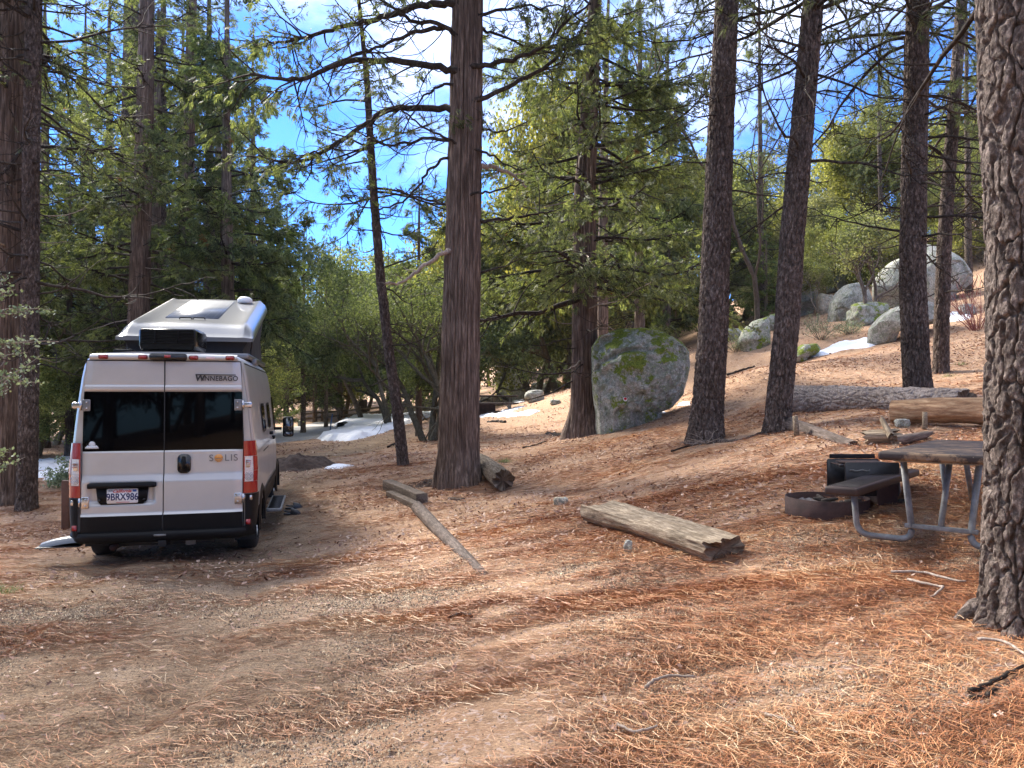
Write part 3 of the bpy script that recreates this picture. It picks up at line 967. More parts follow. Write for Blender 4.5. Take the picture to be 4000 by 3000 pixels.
# main cedar: trunk here, limbs one by one
mc_base, mc_mpp = at_base(990, 1046)
mcZ = mc_base[1]
root = empty('cedar_tree', mc_base, 0, 'big reddish cedar trunk in the middle with long bare curving limbs', 'tree')
ax = rel(axis_px([(990, 1046), (992, 900), (996, 700), (1000, 500), (1006, 250), (1010, 0), (1013, -250)], mcZ, 8), mc_base)
rt = np.array([86, 82, 77, 72, 66, 61, 56]) * mc_mpp / 2
rt = list(rt) + [rt[-1] * .6, .04]
g = Geo()
trunk(g, ax, rt, 220, 620, 'cedar', flare=.42, seed=5, amp=1.15)
g.build('trunk', [M_CEDARBARK, M_LIMB], root, smooth=True)
LIMBS = [([(1000, 156), (975, 152), (877, 130), (738, 130), (673, 169), (608, 172), (540, 160)], 9.5, 0),
         ([(1000, 238), (968, 236), (890, 232), (829, 236), (790, 269), (725, 312), (665, 347), (608, 353), (560, 335)], 9, 0),
         ([(1005, 10), (970, 8), (912, 9), (851, 30), (782, 48), (730, 60), (660, 84), (600, 90)], 10, 0),
         ([(990, 80), (958, 52), (890, 45), (868, 30), (830, 0), (790, -20)], 6, 0),
         ([(960, 60), (920, 66), (868, 80), (795, 106), (738, 130)], 6, 0),
         ([(1000, 300), (970, 300), (912, 300), (851, 316), (816, 308), (770, 285)], 5, 0),
         ([(998, 325), (975, 300), (915, 278), (873, 243), (825, 212)], 3.5, 0),
         ([(995, 335), (968, 338), (929, 362), (907, 400), (868, 437), (825, 455), (769, 446), (747, 424)], 4, 0),
         ([(995, 441), (970, 440), (920, 431), (877, 420), (855, 405)], 4.5, 1),
         ([(985, 542), (959, 542), (912, 576), (886, 602), (860, 613), (832, 611)], 6, 2),
         ([(1010, 145), (1042, 143), (1120, 126), (1180, 100), (1215, 56), (1275, 4)], 7, 0),
         ([(1005, 219), (1033, 217), (1107, 186), (1189, 139), (1250, 74), (1280, 40)], 7, 0),
         ([(1005, 371), (1022, 368), (1046, 355), (1081, 364), (1115, 381), (1137, 405)], 8, 2),
         ([(1005, 420), (1038, 417), (1090, 409), (1130, 394)], 3.5, 1),
         ([(1010, 31), (1050, 30), (1130, 10), (1220, 17)], 5, 0),
         ([(1010, 60), (1050, 62), (1100, 87), (1150, 104), (1260, 134)], 4.5, 0),
         ([(1005, 270), (1040, 276), (1080, 290), (1140, 262)], 4, 0),
         ([(1005, 320), (1038, 322), (1085, 350), (1130, 372)], 4, 1),
         ([(1000, 480), (1035, 481), (1085, 474), (1150, 464), (1200, 455)], 5.5, 0),
         ([(995, 588), (1034, 590), (1075, 582), (1120, 560)], 4, 1),
         ([(990, 190), (960, 180), (925, 200), (900, 226), (870, 290)], 4, 0)]
lf = np.random.default_rng(12)
for i, (pl, wpx, dead) in enumerate(LIMBS):
    n_ = len(pl)
    slope = lf.uniform(-.8, 1.2)
    q = [P(x, y, mcZ + slope * (j / (n_ - 1)) - (.15 if j < 2 else 0)) - mc_base for j, (x, y) in enumerate(pl)]
    q = np.array(q)
    # refine
    s = np.linspace(0, n_ - 1, (n_ - 1) * 5 + 1)
    qq = np.stack([np.interp(s, np.arange(n_), q[:, k]) for k in range(3)], -1)
    for _ in range(6): qq[1:-1] = (qq[:-2] + 2 * qq[1:-1] + qq[2:]) / 4
    qq[2:-1] += lf.normal(0, .014, (len(qq) - 3, 3))
    r0_ = wpx * mc_mpp / 2 * 1.6
    gl = Geo(); fl = Geo()
    tube(gl, qq, np.linspace(r0_ * 1.15, r0_ * .38, len(qq)), 9, 0)
    A_, D_, S_ = [], [], []
    Ltot = np.linalg.norm(np.diff(qq, axis=0), axis=1).sum()
    for k in range(int(Ltot * (6.5 if dead == 0 else 3))):
        t = lf.uniform(.15, 1)
        p_, d_ = at_path(qq, t)
        dd = unit(d_ * .6 + lf.normal(0, .5, 3) + np.array([0, 0, .1]))
        l2 = lf.uniform(.3, 1.3) * (1 if dead == 0 else .45)
        p2 = wander(lf, p_, dd, l2, 8, .16, grav=.14, up=.22)
        tube(gl, p2, np.linspace(r0_ * .30, r0_ * .1, 8), 4, 0, cap=False)
        for e in range(2):
            a_, b_ = at_path(p2, lf.uniform(.3, .9))
            p3 = wander(lf, a_, b_ + lf.normal(0, .6, 3), l2 * .5, 5, .2, grav=.1, up=.15)
            tube(gl, p3, np.linspace(r0_ * .15, r0_ * .06, 5), 3, 0, cap=False)
            if dead == 0 and t > (.62 if i < 10 else .5) and lf.random() < .75:
                for s_ in range(9):
                    a2, b2 = at_path(p3, lf.uniform(.1, 1)); A_.append(a2 + lf.normal(0, .06, 3)); D_.append(b2 + lf.normal(0, .45, 3) + np.array([0, 0, -.6])); S_.append(lf.uniform(.11, .23))
    b_ = gl.build('limb', M_DEAD if dead == 2 else M_LIMB, root, smooth=True)
    if A_:
        spray_mesh(fl, A_, D_, S_, lf)
        fl.build('foliage', M_CEDAR, b_)
# upper crown of the main cedar (above the picture, throws the shade)
f = Geo(); A_, D_, S_ = [], [], []
g = Geo()
for i in range(60):
    z = lf.uniform(9.5, ax[-1, 2]); a = lf.random() * 6.28; L_ = 3.4 * (1 - (z - 9.5) / (ax[-1, 2] - 9)) ** .6 * lf.uniform(.6, 1.1)
    c = np.array([np.interp(z, ax[:, 2], ax[:, 0]), np.interp(z, ax[:, 2], ax[:, 1]), z])
    p_ = wander(lf, c, np.array([math.cos(a), math.sin(a), .1]), L_, 8, .1, .08, .15)
    tube(g, p_, np.linspace(.04, .01, 8), 4, 0, cap=False)
    for k in range(int(L_ * 34)):
        a2, b2 = at_path(p_, lf.uniform(.25, 1)); A_.append(a2 + lf.normal(0, .25, 3)); D_.append(lf.normal(0, 1, 3) + b2); S_.append(lf.uniform(.25, .45))
spray_mesh(f, A_, D_, S_, lf, wide=1.4)
f.build('crown', M_CEDAR, root)
g.build('limb', M_LIMB, root)

# second cedar
t2, b2, _ = fit_tree('cedar', [(1262, 940), (1263, 800), (1263, 640), (1263, 420), (1275, 200), (1286, 0), (1292, -150)], [66, 54, 50, 44, 34, 24, 20], 21,
         'dark cedar with drooping green boughs standing left of the big boulder', top=3.0, cb=3.4, cr=3.7, nb=100, dead=60, res=(140, 420), dens=1.25, flare=.55, sp=.21)
# its long low limb that reaches left across the gap
g = Geo(); q = np.array([P(x, y, b2[1] - .3 * j) - b2 for j, (x, y) in enumerate([(1262, 640), (1241, 650), (1206, 660), (1163, 677), (1120, 676), (1080, 685), (1036, 694)])])
tube(g, q, np.linspace(.075, .03, 7), 8, 0)
rg_ = np.random.default_rng(9)
for k in range(16):
    p_, d_ = at_path(q, rg_.uniform(.2, 1)); pp = wander(rg_, p_, d_ + rg_.normal(0, .5, 3) + np.array([0, 0, -.1]), rg_.uniform(.4, 1.2), 6, .15, .1, .2)
    tube(g, pp, np.linspace(.02, .006, 6), 4, 0, cap=False)
g.build('limb', M_LIMB, t2, smooth=True)

t3, b3, _ = fit_tree('pine', [(1521, 952), (1530, 860), (1540, 720), (1548, 500), (1556, 300), (1570, 0), (1578, -200)], [74, 66, 62, 58, 54, 48, 44], 31,
         'straight dark pine trunk just right of the big boulder', top=5.0, cb=7.8, cr=2.8, nb=58, dead=20, res=(200, 560), flare=.35, deadlen=(.08, .5), deadz=(.5, 1.2), nw=.005)
t4, b4, _ = fit_tree('pine', [(1676, 932), (1685, 850), (1700, 700), (1712, 500), (1728, 330), (1757, 0), (1776, -200)], [56, 53, 51, 50, 48, 42, 38], 32,
         'pine trunk leaning right with the barked fallen log starting at its foot', top=5.0, cb=6.8, cr=3.0, nb=62, dead=26, res=(180, 520), flare=.4, deadlen=(.2, .75), deadz=(.55, 1.15), nw=.005)
t5, b5, _ = fit_tree('pine', [(1985, 863), (1977, 750), (1971, 600), (1974, 400), (1977, 250), (1983, 0), (1986, -200)], [58, 54, 52, 50, 49, 44, 40], 33,
         'pine trunk rising behind the fallen log on the right', top=5.0, cb=6.4, cr=3.0, nb=66, dead=30, res=(160, 480), flare=.25, deadlen=(.25, .8), deadz=(.45, 1.1), nw=.005)
t6, b6, _ = fit_tree('pine', [(2032, 806), (2034, 700), (2040, 520), (2048, 400), (2062, 220), (2078, 0), (2086, -150)], [33, 30, 28, 26, 24, 21, 19], 34,
         'thin pine on the slope right behind the trunk at the fallen log', top=4.0, cb=5.4, cr=2.6, nb=62, dead=28, res=(64, 200), flare=.35, nw=.006)
# close pine on the right edge
b7, m7 = at_base(2196, 1345)
ax7 = rel(axis_px([(2222, 1345), (2226, 1100), (2230, 800), (2228, 500), (2216, 200), (2208, -100), (2200, -400)], b7[1], 8), b7)
w7 = np.array([180, 172, 168, 166, 172, 176, 172]) * m7 / 2
t7 = pine_tree('pine_tree', 41, ax7[-1, 2], w7[0], 7.5, 2.6, nb=34, axis=ax7, rt=list(w7) + [w7[-1] * .7, .05], bark=M_PINEBIG, res=(520, 1100), amp=.95, dead=3, flare=.38,
               label='massive close pine trunk with thick plated bark at the right edge')
t7.location = b7
g = Geo()
# surface root running left from its foot
rp = np.array([G(2140, 1330) + [0, 0, .02], G(2110, 1335) + [0, 0, .05], G(2085, 1340) + [0, 0, .015], G(2050, 1345) + [0, 0, -.05]]) - b7
tube(g, np.stack([np.interp(np.linspace(0, 3, 20), range(4), rp[:, k]) for k in range(3)], -1), np.linspace(.085, .02, 20), 12, 0)
g.build('root', M_PINEBIG, t7, smooth=True)

# leaning slim pine
t8, b8, _ = fit_tree('pine', [(874, 1006), (858, 880), (840, 760), (822, 600), (808, 430), (800, 300), (793, 180), (784, 90)], [26, 23, 21, 19, 17, 15, 12, 8], 51,
         'slim dark pine leaning left in front of the snow bank', top=2.2, cb=5.4, cr=2.0, nb=26, dead=14, res=(60, 200), flare=.3, nw=.005, K_=26, tl=.19, subs=.75)
# left edge pair
t9, b9, _ = fit_tree('cedar', [(16, 1086), (22, 900), (24, 600), (24, 350), (26, 0), (28, -200)], [70, 62, 54, 50, 46, 42], 61,
         'thick reddish cedar trunk cut by the left edge of the picture', top=5.0, cb=6.5, cr=2.6, nb=30, dead=60, res=(120, 380), flare=.4, dens=.6, sp=.22)
t10, b10, _ = fit_tree('pine', [(57, 1103), (62, 900), (66, 600), (67, 350), (74, 0), (77, -200)], [41, 37, 34, 32, 31, 28], 62,
         'straight grey pine trunk left of the van beside the thick cedar', top=5.0, cb=8.5, cr=2.6, nb=30, dead=60, res=(110, 360), flare=.25, deadlen=(.3, 1.1), deadz=(.3, 1.15))
# trees right behind the van
t11, b11, _ = fit_tree('cedar', [(296, 1000), (299, 700), (305, 500), (312, 300), (318, 0), (320, -100)], [50, 42, 38, 34, 28, 24], 63,
         'tall cedar with peeling brown trunk rising right behind the van roof', top=4.0, cb=3.8, cr=3.0, nb=60, dead=60, res=(70, 220), dens=1.3, sp=.22)
t12, b12, _ = fit_tree('pine', [(262, 980), (270, 700), (276, 400), (284, 0), (288, -150)], [40, 34, 32, 28, 24], 64,
         'grey pine trunk directly left of the cedar behind the van', top=4.0, cb=7, cr=2.8, nb=44, dead=60, res=(44, 140), deadlen=(.3, 1.1))
t13, b13, _ = fit_tree('cedar', [(404, 985), (405, 650), (408, 300), (415, 0), (418, -80)], [28, 25, 23, 19, 16], 65,
         'dark slender cedar behind the right half of the van roof', top=3.0, cb=2.8, cr=3.5, nb=82, dead=40, res=(44, 140), dens=1.3, sp=.24)
t14, b14, _ = fit_tree('pine', [(204, 980), (205, 700), (196, 380), (192, 290)], [15, 13, 10, 8], 66,
         'thin dead topped pine with drooping bare boughs left of the van roof', top=1.5, cb=4, cr=3.2, nb=18, dead=75, res=(24, 90), deadlen=(.4, 1.1), deadz=(.4, 2.2))
t15, b15, _ = fit_tree('cedar', [(332, 985), (333, 720), (336, 500), (340, 200)], [30, 26, 22, 14], 67,
         'short trunked dense cedar tucked behind the peeling brown cedar', top=3.0, cb=3.0, cr=2.6, nb=44, dead=40, res=(36, 120), sp=.26)
t16, b16, _ = fit_tree('cedar', [(1303, 893), (1302, 720), (1303, 400), (1310, 150)], [26, 23, 18, 10], 68,
         'narrow cedar trunk seen just right behind the dark boughed cedar', top=3.0, cb=5.0, cr=2.4, nb=44, dead=30, res=(36, 120), sp=.26)
# ------------------------------------------------------------------ trees of the background
protoC = [cedar_tree('cedar_tree', 100 + i, 16, .24, 1.6 + i * .5, 2.9, nb=70, dead=44, res=(16, 50), sp=.34, wide=1.15, dens=1.0) for i in range(3)]
protoP = [pine_tree('pine_tree', 110 + i, 18, .20, 5.0 + i, 2.5, nb=58, dead=50, res=(14, 50), K_=18, nw=.009, tl=.22, deadlen=(.3, 1.0)) for i in range(3)]
protoO = [oak_tree('oak_tree', 120 + i, 9.5, 3.6, .15, stems=(1, 3, 2)[i], clumps=2900, K_=12, size=.125, lowest=(.16, .08, .2)[i], crad=.27) for i in range(3)]
protoB = oak_tree('bare_oak', 134, 10, 3.5, .085, bare=True, stems=1, bark=M_DEAD)
for p in protoC: p['H'] = 16.0
for p in protoP: p['H'] = 18.0
for p in protoO: p['H'] = max(0.1, 9.5)
HTS = {id(p): None for p in protoC + protoP + protoO + [protoB]}
def height_of(root):
    return max((v.co.z for ch in root.children for v in ch.data.vertices), default=1)
HGT = {}
for p in protoC + protoP + protoO + [protoB]:
    HGT[p.name] = max(np.array([v.co.z for v in ch.data.vertices]).max() for ch in p.children)
    if 'H' in p: del p['H']
used = set()
rb_ = np.random.default_rng(77)
def bt(proto, x, Z, ytop, label, color=(1, 1, 1), group=None, wide=1.0):
    X_ = (x - 1106) * K / F * Z
    b = np.array([X_, Z, h(X_, Z)])
    top = P(x, ytop, Z)[2]
    s = (top - b[2]) / HGT[proto.name]
    rz = rb_.random() * 6.28
    if proto.name not in used:
        used.add(proto.name); c = proto
        c.location = b; c.rotation_euler = (0, 0, rz); c['label'] = label
        if group: c['group'] = group
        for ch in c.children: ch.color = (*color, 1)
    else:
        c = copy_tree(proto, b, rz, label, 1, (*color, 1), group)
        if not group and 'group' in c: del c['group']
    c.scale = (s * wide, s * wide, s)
    return c
C0, C1, C2 = protoC; P0, P1, P2 = protoP; O0, O1, O2 = protoO
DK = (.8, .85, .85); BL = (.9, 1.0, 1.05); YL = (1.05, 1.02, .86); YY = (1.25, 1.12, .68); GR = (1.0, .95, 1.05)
gL = 'forest trees behind the van'
bt(C0, 492, 24, -160, 'large green cedar whose crown hangs over the right end of the raised van roof', BL, wide=.95)
bt(C1, 150, 28, 380, 'green cedar between the grey pine trunk and the thin dead topped pine', (1, 1, 1))
bt(C2, 545, 37, 60, 'dense cedar at the right end of the forest behind the van', (1.1, 1.1, 1), None, .75)
for x, Z, yt, pr in ((390, 36, 20, C1), (235, 40, -20, C2), (90, 36, -40, C0), (-60, 26, -200, C1), (-120, 20, -200, C2), (300, 50, 260, C0), (470, 46, 60, C1), (10, 50, 300, C1)):
    bt(pr, x, Z, yt, 'cedar deep in the dense forest behind and left of the van', (1.1, 1.1, 1.0), gL)
for x, Z, yt, pr in ((350, 28, -200, P1), (-20, 38, -100, P2), (450, 31, -150, P2), (180, 42, 0, P0), (40, 34, -60, P1), (140, 52, 330, P1)):
    bt(pr, x, Z, yt, 'pine deep in the dense forest behind and left of the van', (1, 1, 1), gL)
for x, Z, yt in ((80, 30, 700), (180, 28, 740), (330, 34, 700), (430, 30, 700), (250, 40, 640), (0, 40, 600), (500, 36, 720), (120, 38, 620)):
    bt(O1 if x % 3 else O0, x, Z, yt, 'low understorey tree with raised tint in the forest behind the van', (1.6, 1.65, 1.3), 'understorey behind the van', 1.3)  # tint raised to brighten trees that stand in shade
gH = 'hazy far pines beyond the snow bank'
bt(C1, 735, 56, 520, 'tall conifer tinted hazy blue green seen right between the van and the slim leaning pine', (1.2, 1.35, 1.35))  # distance haze put into the blue green tint
bt(C0, 680, 52, 590, 'haze tinted conifer above the road at the left end of the rail fence', (1.35, 1.45, 1.35))  # pale tint carries the far haze
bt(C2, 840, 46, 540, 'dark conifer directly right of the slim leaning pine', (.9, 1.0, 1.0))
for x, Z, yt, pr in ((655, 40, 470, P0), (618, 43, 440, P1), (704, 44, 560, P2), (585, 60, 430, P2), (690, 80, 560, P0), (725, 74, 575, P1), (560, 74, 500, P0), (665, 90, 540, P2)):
    bt(pr, x, Z, yt, 'haze tinted far pine with straight trunk beyond the snow bank and the road', (2.0, 1.95, 1.7), gH, 1.1)  # colour lifted to stand in for haze and brightness far off
bt(P2, 706, 54, 600, 'single pine trunk standing at the rail fence beyond the road', (1.4, 1.4, 1.1))
bt(O0, 785, 50, 515, 'tall grey green oak filling the gap left of the slim leaning pine', (1.2, 1.25, 1.25), None, .85)
bt(O2, 745, 56, 640, 'yellowish oak behind the far rail fence', (1.5, 1.3, .8), None, 1.1)
bt(O1, 845, 38, 500, 'dark green oak right behind the slim leaning pine', (.75, .85, .8), None, .8)
bt(O0, 905, 44, 470, 'oak crown showing left of the big reddish cedar trunk', (.9, 1, .9))
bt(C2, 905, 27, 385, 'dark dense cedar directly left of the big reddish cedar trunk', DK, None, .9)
bt(O2, 965, 52, 480, 'oak half hidden behind the big reddish cedar trunk', (1, 1, .9))
for x, Z, yt, pr in ((640, 70, 720, O0), (740, 68, 700, O1), (790, 64, 700, O2), (860, 60, 690, O0), (590, 58, 760, O1), (930, 66, 700, O1), (700, 80, 690, O2), (540, 60, 740, O0)):
    bt(pr, x, Z, yt, 'low far tree in the dark wood line beyond the road', (1.2, 1.25, 1.1), 'wood line beyond the road', 1.4)
bt(O0, 1090, 64, 520, 'leafy oak overhanging the tall far boulder', (.9, 1.0, .85), None, 1.1)
bt(O1, 1160, 50, 380, 'sunlit oak right of the big reddish cedar trunk', (1.0, 1.05, .88))
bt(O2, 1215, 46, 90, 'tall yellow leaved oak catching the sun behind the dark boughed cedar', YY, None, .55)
for x, Z, yt, pr in ((1060, 74, 640, O2), (1130, 78, 600, O1), (1200, 72, 560, O0), (1180, 66, 700, O1), (1260, 62, 560, O2), (1330, 58, 600, O0), (1400, 54, 560, O1)):
    bt(pr, x, Z, yt, 'bushy oak in the wood behind the far picnic tables and the big boulder', (1.05, 1.08, .88), 'oaks behind the big boulder', 1.3)
bt(O0, 1340, 44, 250, 'oak crown behind the boughs left of the straight dark pine', YL, None, .9)
bt(O2, 1440, 40, 330, 'yellow green oak above the big boulder', YL)
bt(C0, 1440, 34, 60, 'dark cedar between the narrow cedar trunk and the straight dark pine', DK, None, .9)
bt(C1, 1655, 32, 470, 'small dark green cedar between the two dark pine trunks', (.9, 1, .85), None, 1.25)
gO = 'sunlit oaks on the hillside'
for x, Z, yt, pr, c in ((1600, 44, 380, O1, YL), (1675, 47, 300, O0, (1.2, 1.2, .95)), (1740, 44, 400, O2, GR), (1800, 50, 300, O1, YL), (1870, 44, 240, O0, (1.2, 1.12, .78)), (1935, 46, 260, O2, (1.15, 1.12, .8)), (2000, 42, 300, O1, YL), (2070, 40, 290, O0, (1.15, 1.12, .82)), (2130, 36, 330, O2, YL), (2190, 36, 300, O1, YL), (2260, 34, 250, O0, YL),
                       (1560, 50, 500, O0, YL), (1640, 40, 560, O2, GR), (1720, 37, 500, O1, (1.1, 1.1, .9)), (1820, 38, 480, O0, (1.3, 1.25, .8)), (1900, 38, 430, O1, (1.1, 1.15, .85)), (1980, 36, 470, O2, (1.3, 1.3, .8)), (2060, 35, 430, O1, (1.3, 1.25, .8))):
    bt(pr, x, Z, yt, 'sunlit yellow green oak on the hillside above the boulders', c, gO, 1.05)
fo = oak_tree('oak_tree', 144, 4.4, 1.6, .10, 'small green oak with forked trunk growing in front of the hillside boulders', stems=2, clumps=520, K_=12, size=.085, lowest=.62, crad=.22)
fo.location = at_base(1886, 700)[0]
bt(P1, 1850, 50, 170, 'pine top rising above the hillside oaks right of the leaning trunk', (1, 1.05, 1), None, .9)
bt(P0, 2095, 30, -60, 'bushy pine behind the thin pine on the slope', (1.1, 1.1, 1))
bt(P2, 2180, 32, -160, 'pine partly hidden by the massive close trunk', (1.1, 1.1, 1))
bt(P1, 1905, 38, -20, 'slender pine with tufted boughs left of the trunk at the fallen log', (1, 1, 1), None, .8)
bt(protoB, 1628, 28, 10, 'leafless oak with pale twigs between the two dark pine trunks', (.28, .27, .26))
bt(P1, 1645, 33, -80, 'pine with twiggy crown seen between the two dark pine trunks', (1, 1, 1), None, .8)
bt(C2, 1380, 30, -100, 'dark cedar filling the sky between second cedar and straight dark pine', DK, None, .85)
bt(protoB, 1765, 31, 560, 'low leafless shrub with whitish twigs in front of the boulders', (.9, .9, .9), None, 1.3)
# forest behind and beside the viewer: seen only in the glass and as shade
for i, (x, y, pr, s) in enumerate(((-9, -6, C0, 1), (-5, -9, P0, 1), (-1, -12, C1, 1.05), (4, -9, P1, 1), (8, -7, C2, 1), (-12, 1, P2, 1), (-14, -3, C1, 1), (11, 1, P0, 1), (-8, -14, C2, 1.1), (3, -16, C0, 1.1), (10, -15, P2, 1.1), (-15, 7, C0, 1), (13, 8, P1, 1), (-2, -20, P1, 1.2), (-16, -12, P0, 1.1))):
    copy_tree(pr, (x, y, h(x, y)), i * 1.3, 'forest tree standing behind the viewer outside the picture', s, (1, 1, 1, 1), 'trees behind the viewer')

for i, (x, y, pr, s) in enumerate(((-6, -16, O0, 1), (-9, -19, O2, 1.1), (-2, -17, O1, 1), (2, -20, O0, 1.1), (-12, -17, O1, 1.1), (-5, -24, C0, 1.2), (-9, -26, C1, 1.2), (-13, -24, C2, 1.2), (0, -26, C2, 1.2), (-17, -20, C0, 1.2))):
    copy_tree(pr, (x, y, h(x, y)), i * 1.7, 'forest tree standing behind the viewer outside the picture', s, (.7, .7, .7, 1), 'trees behind the viewer')

# multi stem oak by the slim pine
mb, mm = at_base(930, 952)
mo = oak_tree('oak_tree', 140, 6.5, 2.6, .13, 'dark oak with several slender stems rising behind the big reddish cedar', stems=4, clumps=1500, K_=14, size=.075, lowest=.55, crad=.3)
mo.location = mb
for ch in mo.children: ch.color = (.75, .85, .75, 1)

ORD = 'first second third fourth fifth sixth seventh eighth ninth tenth eleventh twelfth thirteenth fourteenth'.split()
def ordinal_labels(group, cond, fmt):
    L_ = [o for o in scene.objects if o.get('group') == group and cond(o)]
    L_.sort(key=lambda o: o.location.x / o.location.y)
    for i, o in enumerate(L_): o['label'] = fmt % ORD[i]
ordinal_labels('sunlit oaks on the hillside', lambda o: o.location.y > 41, '%s sunlit oak from the left in the rear row on the hillside')
ordinal_labels('sunlit oaks on the hillside', lambda o: o.location.y <= 41, '%s oak from the left in the row right above the hillside boulders')
ordinal_labels('oaks behind the big boulder', lambda o: True, '%s bushy oak from the left in the wood behind the far picnic tables')
ordinal_labels('understorey behind the van', lambda o: True, '%s low understorey tree from the left behind the van')
ordinal_labels('wood line beyond the road', lambda o: True, '%s low tree from the left in the wood line beyond the road')
ordinal_labels('hazy far pines beyond the snow bank', lambda o: True, '%s haze tinted far pine from the left beyond the snow bank')
ordinal_labels('forest trees behind the van', lambda o: o.name.startswith('cedar'), '%s cedar from the left deep in the forest behind the van')
ordinal_labels('forest trees behind the van', lambda o: o.name.startswith('pine'), '%s pine from the left deep in the forest behind the van')
# ------------------------------------------------------------------ shrubs
def shrub(name, loc, wd, ht, label, leaf, stems=26, seed=1, size=.04, K_=8, stemmat=None, leafy=True, r=.008):
    rg = np.random.default_rng(seed)
    g = Geo(); f = Geo(); C_ = []
    for i in range(stems):
        a = rg.random() * 6.28; tl = rg.uniform(.1, 1.1)
        d = np.array([math.cos(a) * tl, math.sin(a) * tl, 1])
        p = wander(rg, np.array([math.cos(a), math.sin(a), 0]) * wd * .12 * rg.random() + [0, 0, -.05], d * [wd / ht, wd / ht, 1], ht * rg.uniform(.7, 1.15), 7, .17, 0, .02)
        tube(g, p, np.linspace(r, r * .35, 7), 4, 0, cap=False)
        for k in range(4):
            q, dd = at_path(p, rg.uniform(.3, 1)); p2 = wander(rg, q, dd + rg.normal(0, .5, 3), ht * .3, 5, .25)
            tube(g, p2, np.linspace(r * .5, r * .2, 5), 3, 0, cap=False)
            for j in range(5): C_.append(at_path(p2, rg.uniform(.2, 1))[0])
    root = empty(name, loc, 0, label, 'shrub')
    g.build('stems', stemmat or M_OAKBARK, root, smooth=True)
    if leafy:
        leaf_mesh(f, C_, .10, rg, K_=K_, size=size)
        f.build('foliage', leaf, root)
    return root
b, m_ = at_base(1775, 735)
shrub('shrub', b, 1.0, .9, 'sparse grey green shrub on the slope below the boulders', M_GREYLEAF, seed=3, size=.03, K_=4)
b, m_ = at_base(1590, 763)
shrub('shrub', b, .8, .6, 'low olive shrub beside the knobbly rock right of the straight dark pine', M_GREYLEAF, seed=4, size=.03, K_=4)
b, m_ = at_base(1836, 722)
shrub('shrub', b, .7, .5, 'small pale shrub right of the slope shrub', M_GREYLEAF, seed=5, size=.03, K_=3)
M_REDSTEM = simple('red_bark', (0.22, 0.055, 0.045), .5, noise=.4, nscale=10)
b = P(2112, 628, 21); b[2] = h(b[0], b[1])
shrub('manzanita', b, 1.8, 1.5, 'manzanita with bare dark red stems beside the massive close pine trunk', M_GREYLEAF, seed=6, stems=30, stemmat=M_REDSTEM, leafy=False, r=.013)
b, m_ = at_base(190, 1050)
shrub('shrub', b, 1.5, .8, 'green shrub in the snow left of the van', M_GREYLEAF, seed=7, size=.06, K_=6).location = b
# grey leaved sapling at the left edge
b = P(20, 1200, 7.6); b[2] = h(b[0] - .2, b[1]); b[0] -= .45
rg = np.random.default_rng(8)
root = empty('sapling', b, 0, 'grey green leaved sapling in front of the two trunks at the left edge', 'sapling')
g = Geo(); f = Geo(); C_ = []
tube(g, wander(rg, (0, 0, -.1), (.05, 0, 1), 2.9, 9, .05), np.linspace(.02, .008, 9), 6, 0)
for i in range(34):
    z = rg.uniform(.9, 2.9); a = rg.random() * 6.28
    p = wander(rg, (0.03, 0, z), (math.cos(a), math.sin(a), .25), rg.uniform(.35, 1.0), 7, .15)
    tube(g, p, np.linspace(.007, .003, 7), 4, 0, cap=False)
    for j in range(12):
        q, d = at_path(p, rg.uniform(.3, 1)); C_.append(q)
leaf_mesh(f, C_, .06, rg, K_=5, size=.040)
g.build('stem', M_DEAD, root); f.build('foliage', M_GREYLEAF, root)

# small grass tufts
M_GRASS = simple('grass', (0.16, 0.22, 0.06), .7, noise=.4, nscale=20)
for lab, px, n_ in (('green grass tuft left of the second cedar foot', (1090, 998), 90), ('small weed on the slope right of the thin pine', (2075, 790), 60), ('grass tuft at the foot of the thin pine on the slope', (2050, 815), 60), ('weed sprig at the left picture edge', (5, 1282), 60)):
    b, m_ = at_base(*px)
    g = Geo(); rg = np.random.default_rng(n_ + px[0])
    for i in range(n_):
        a = rg.random() * 6.28; o_ = rg.normal(0, .07, 2)
        p = wander(rg, (o_[0], o_[1], -.01), (math.cos(a) * .6, math.sin(a) * .6, 1), rg.uniform(.05, .14), 4, .2, .1, -.4)
        tube(g, p, np.linspace(.003, .001, 4), 3, 0, cap=False)
    o = g.build('grass_tuft', M_GRASS); o.location = b
    tag(o, lab, 'grass tuft')
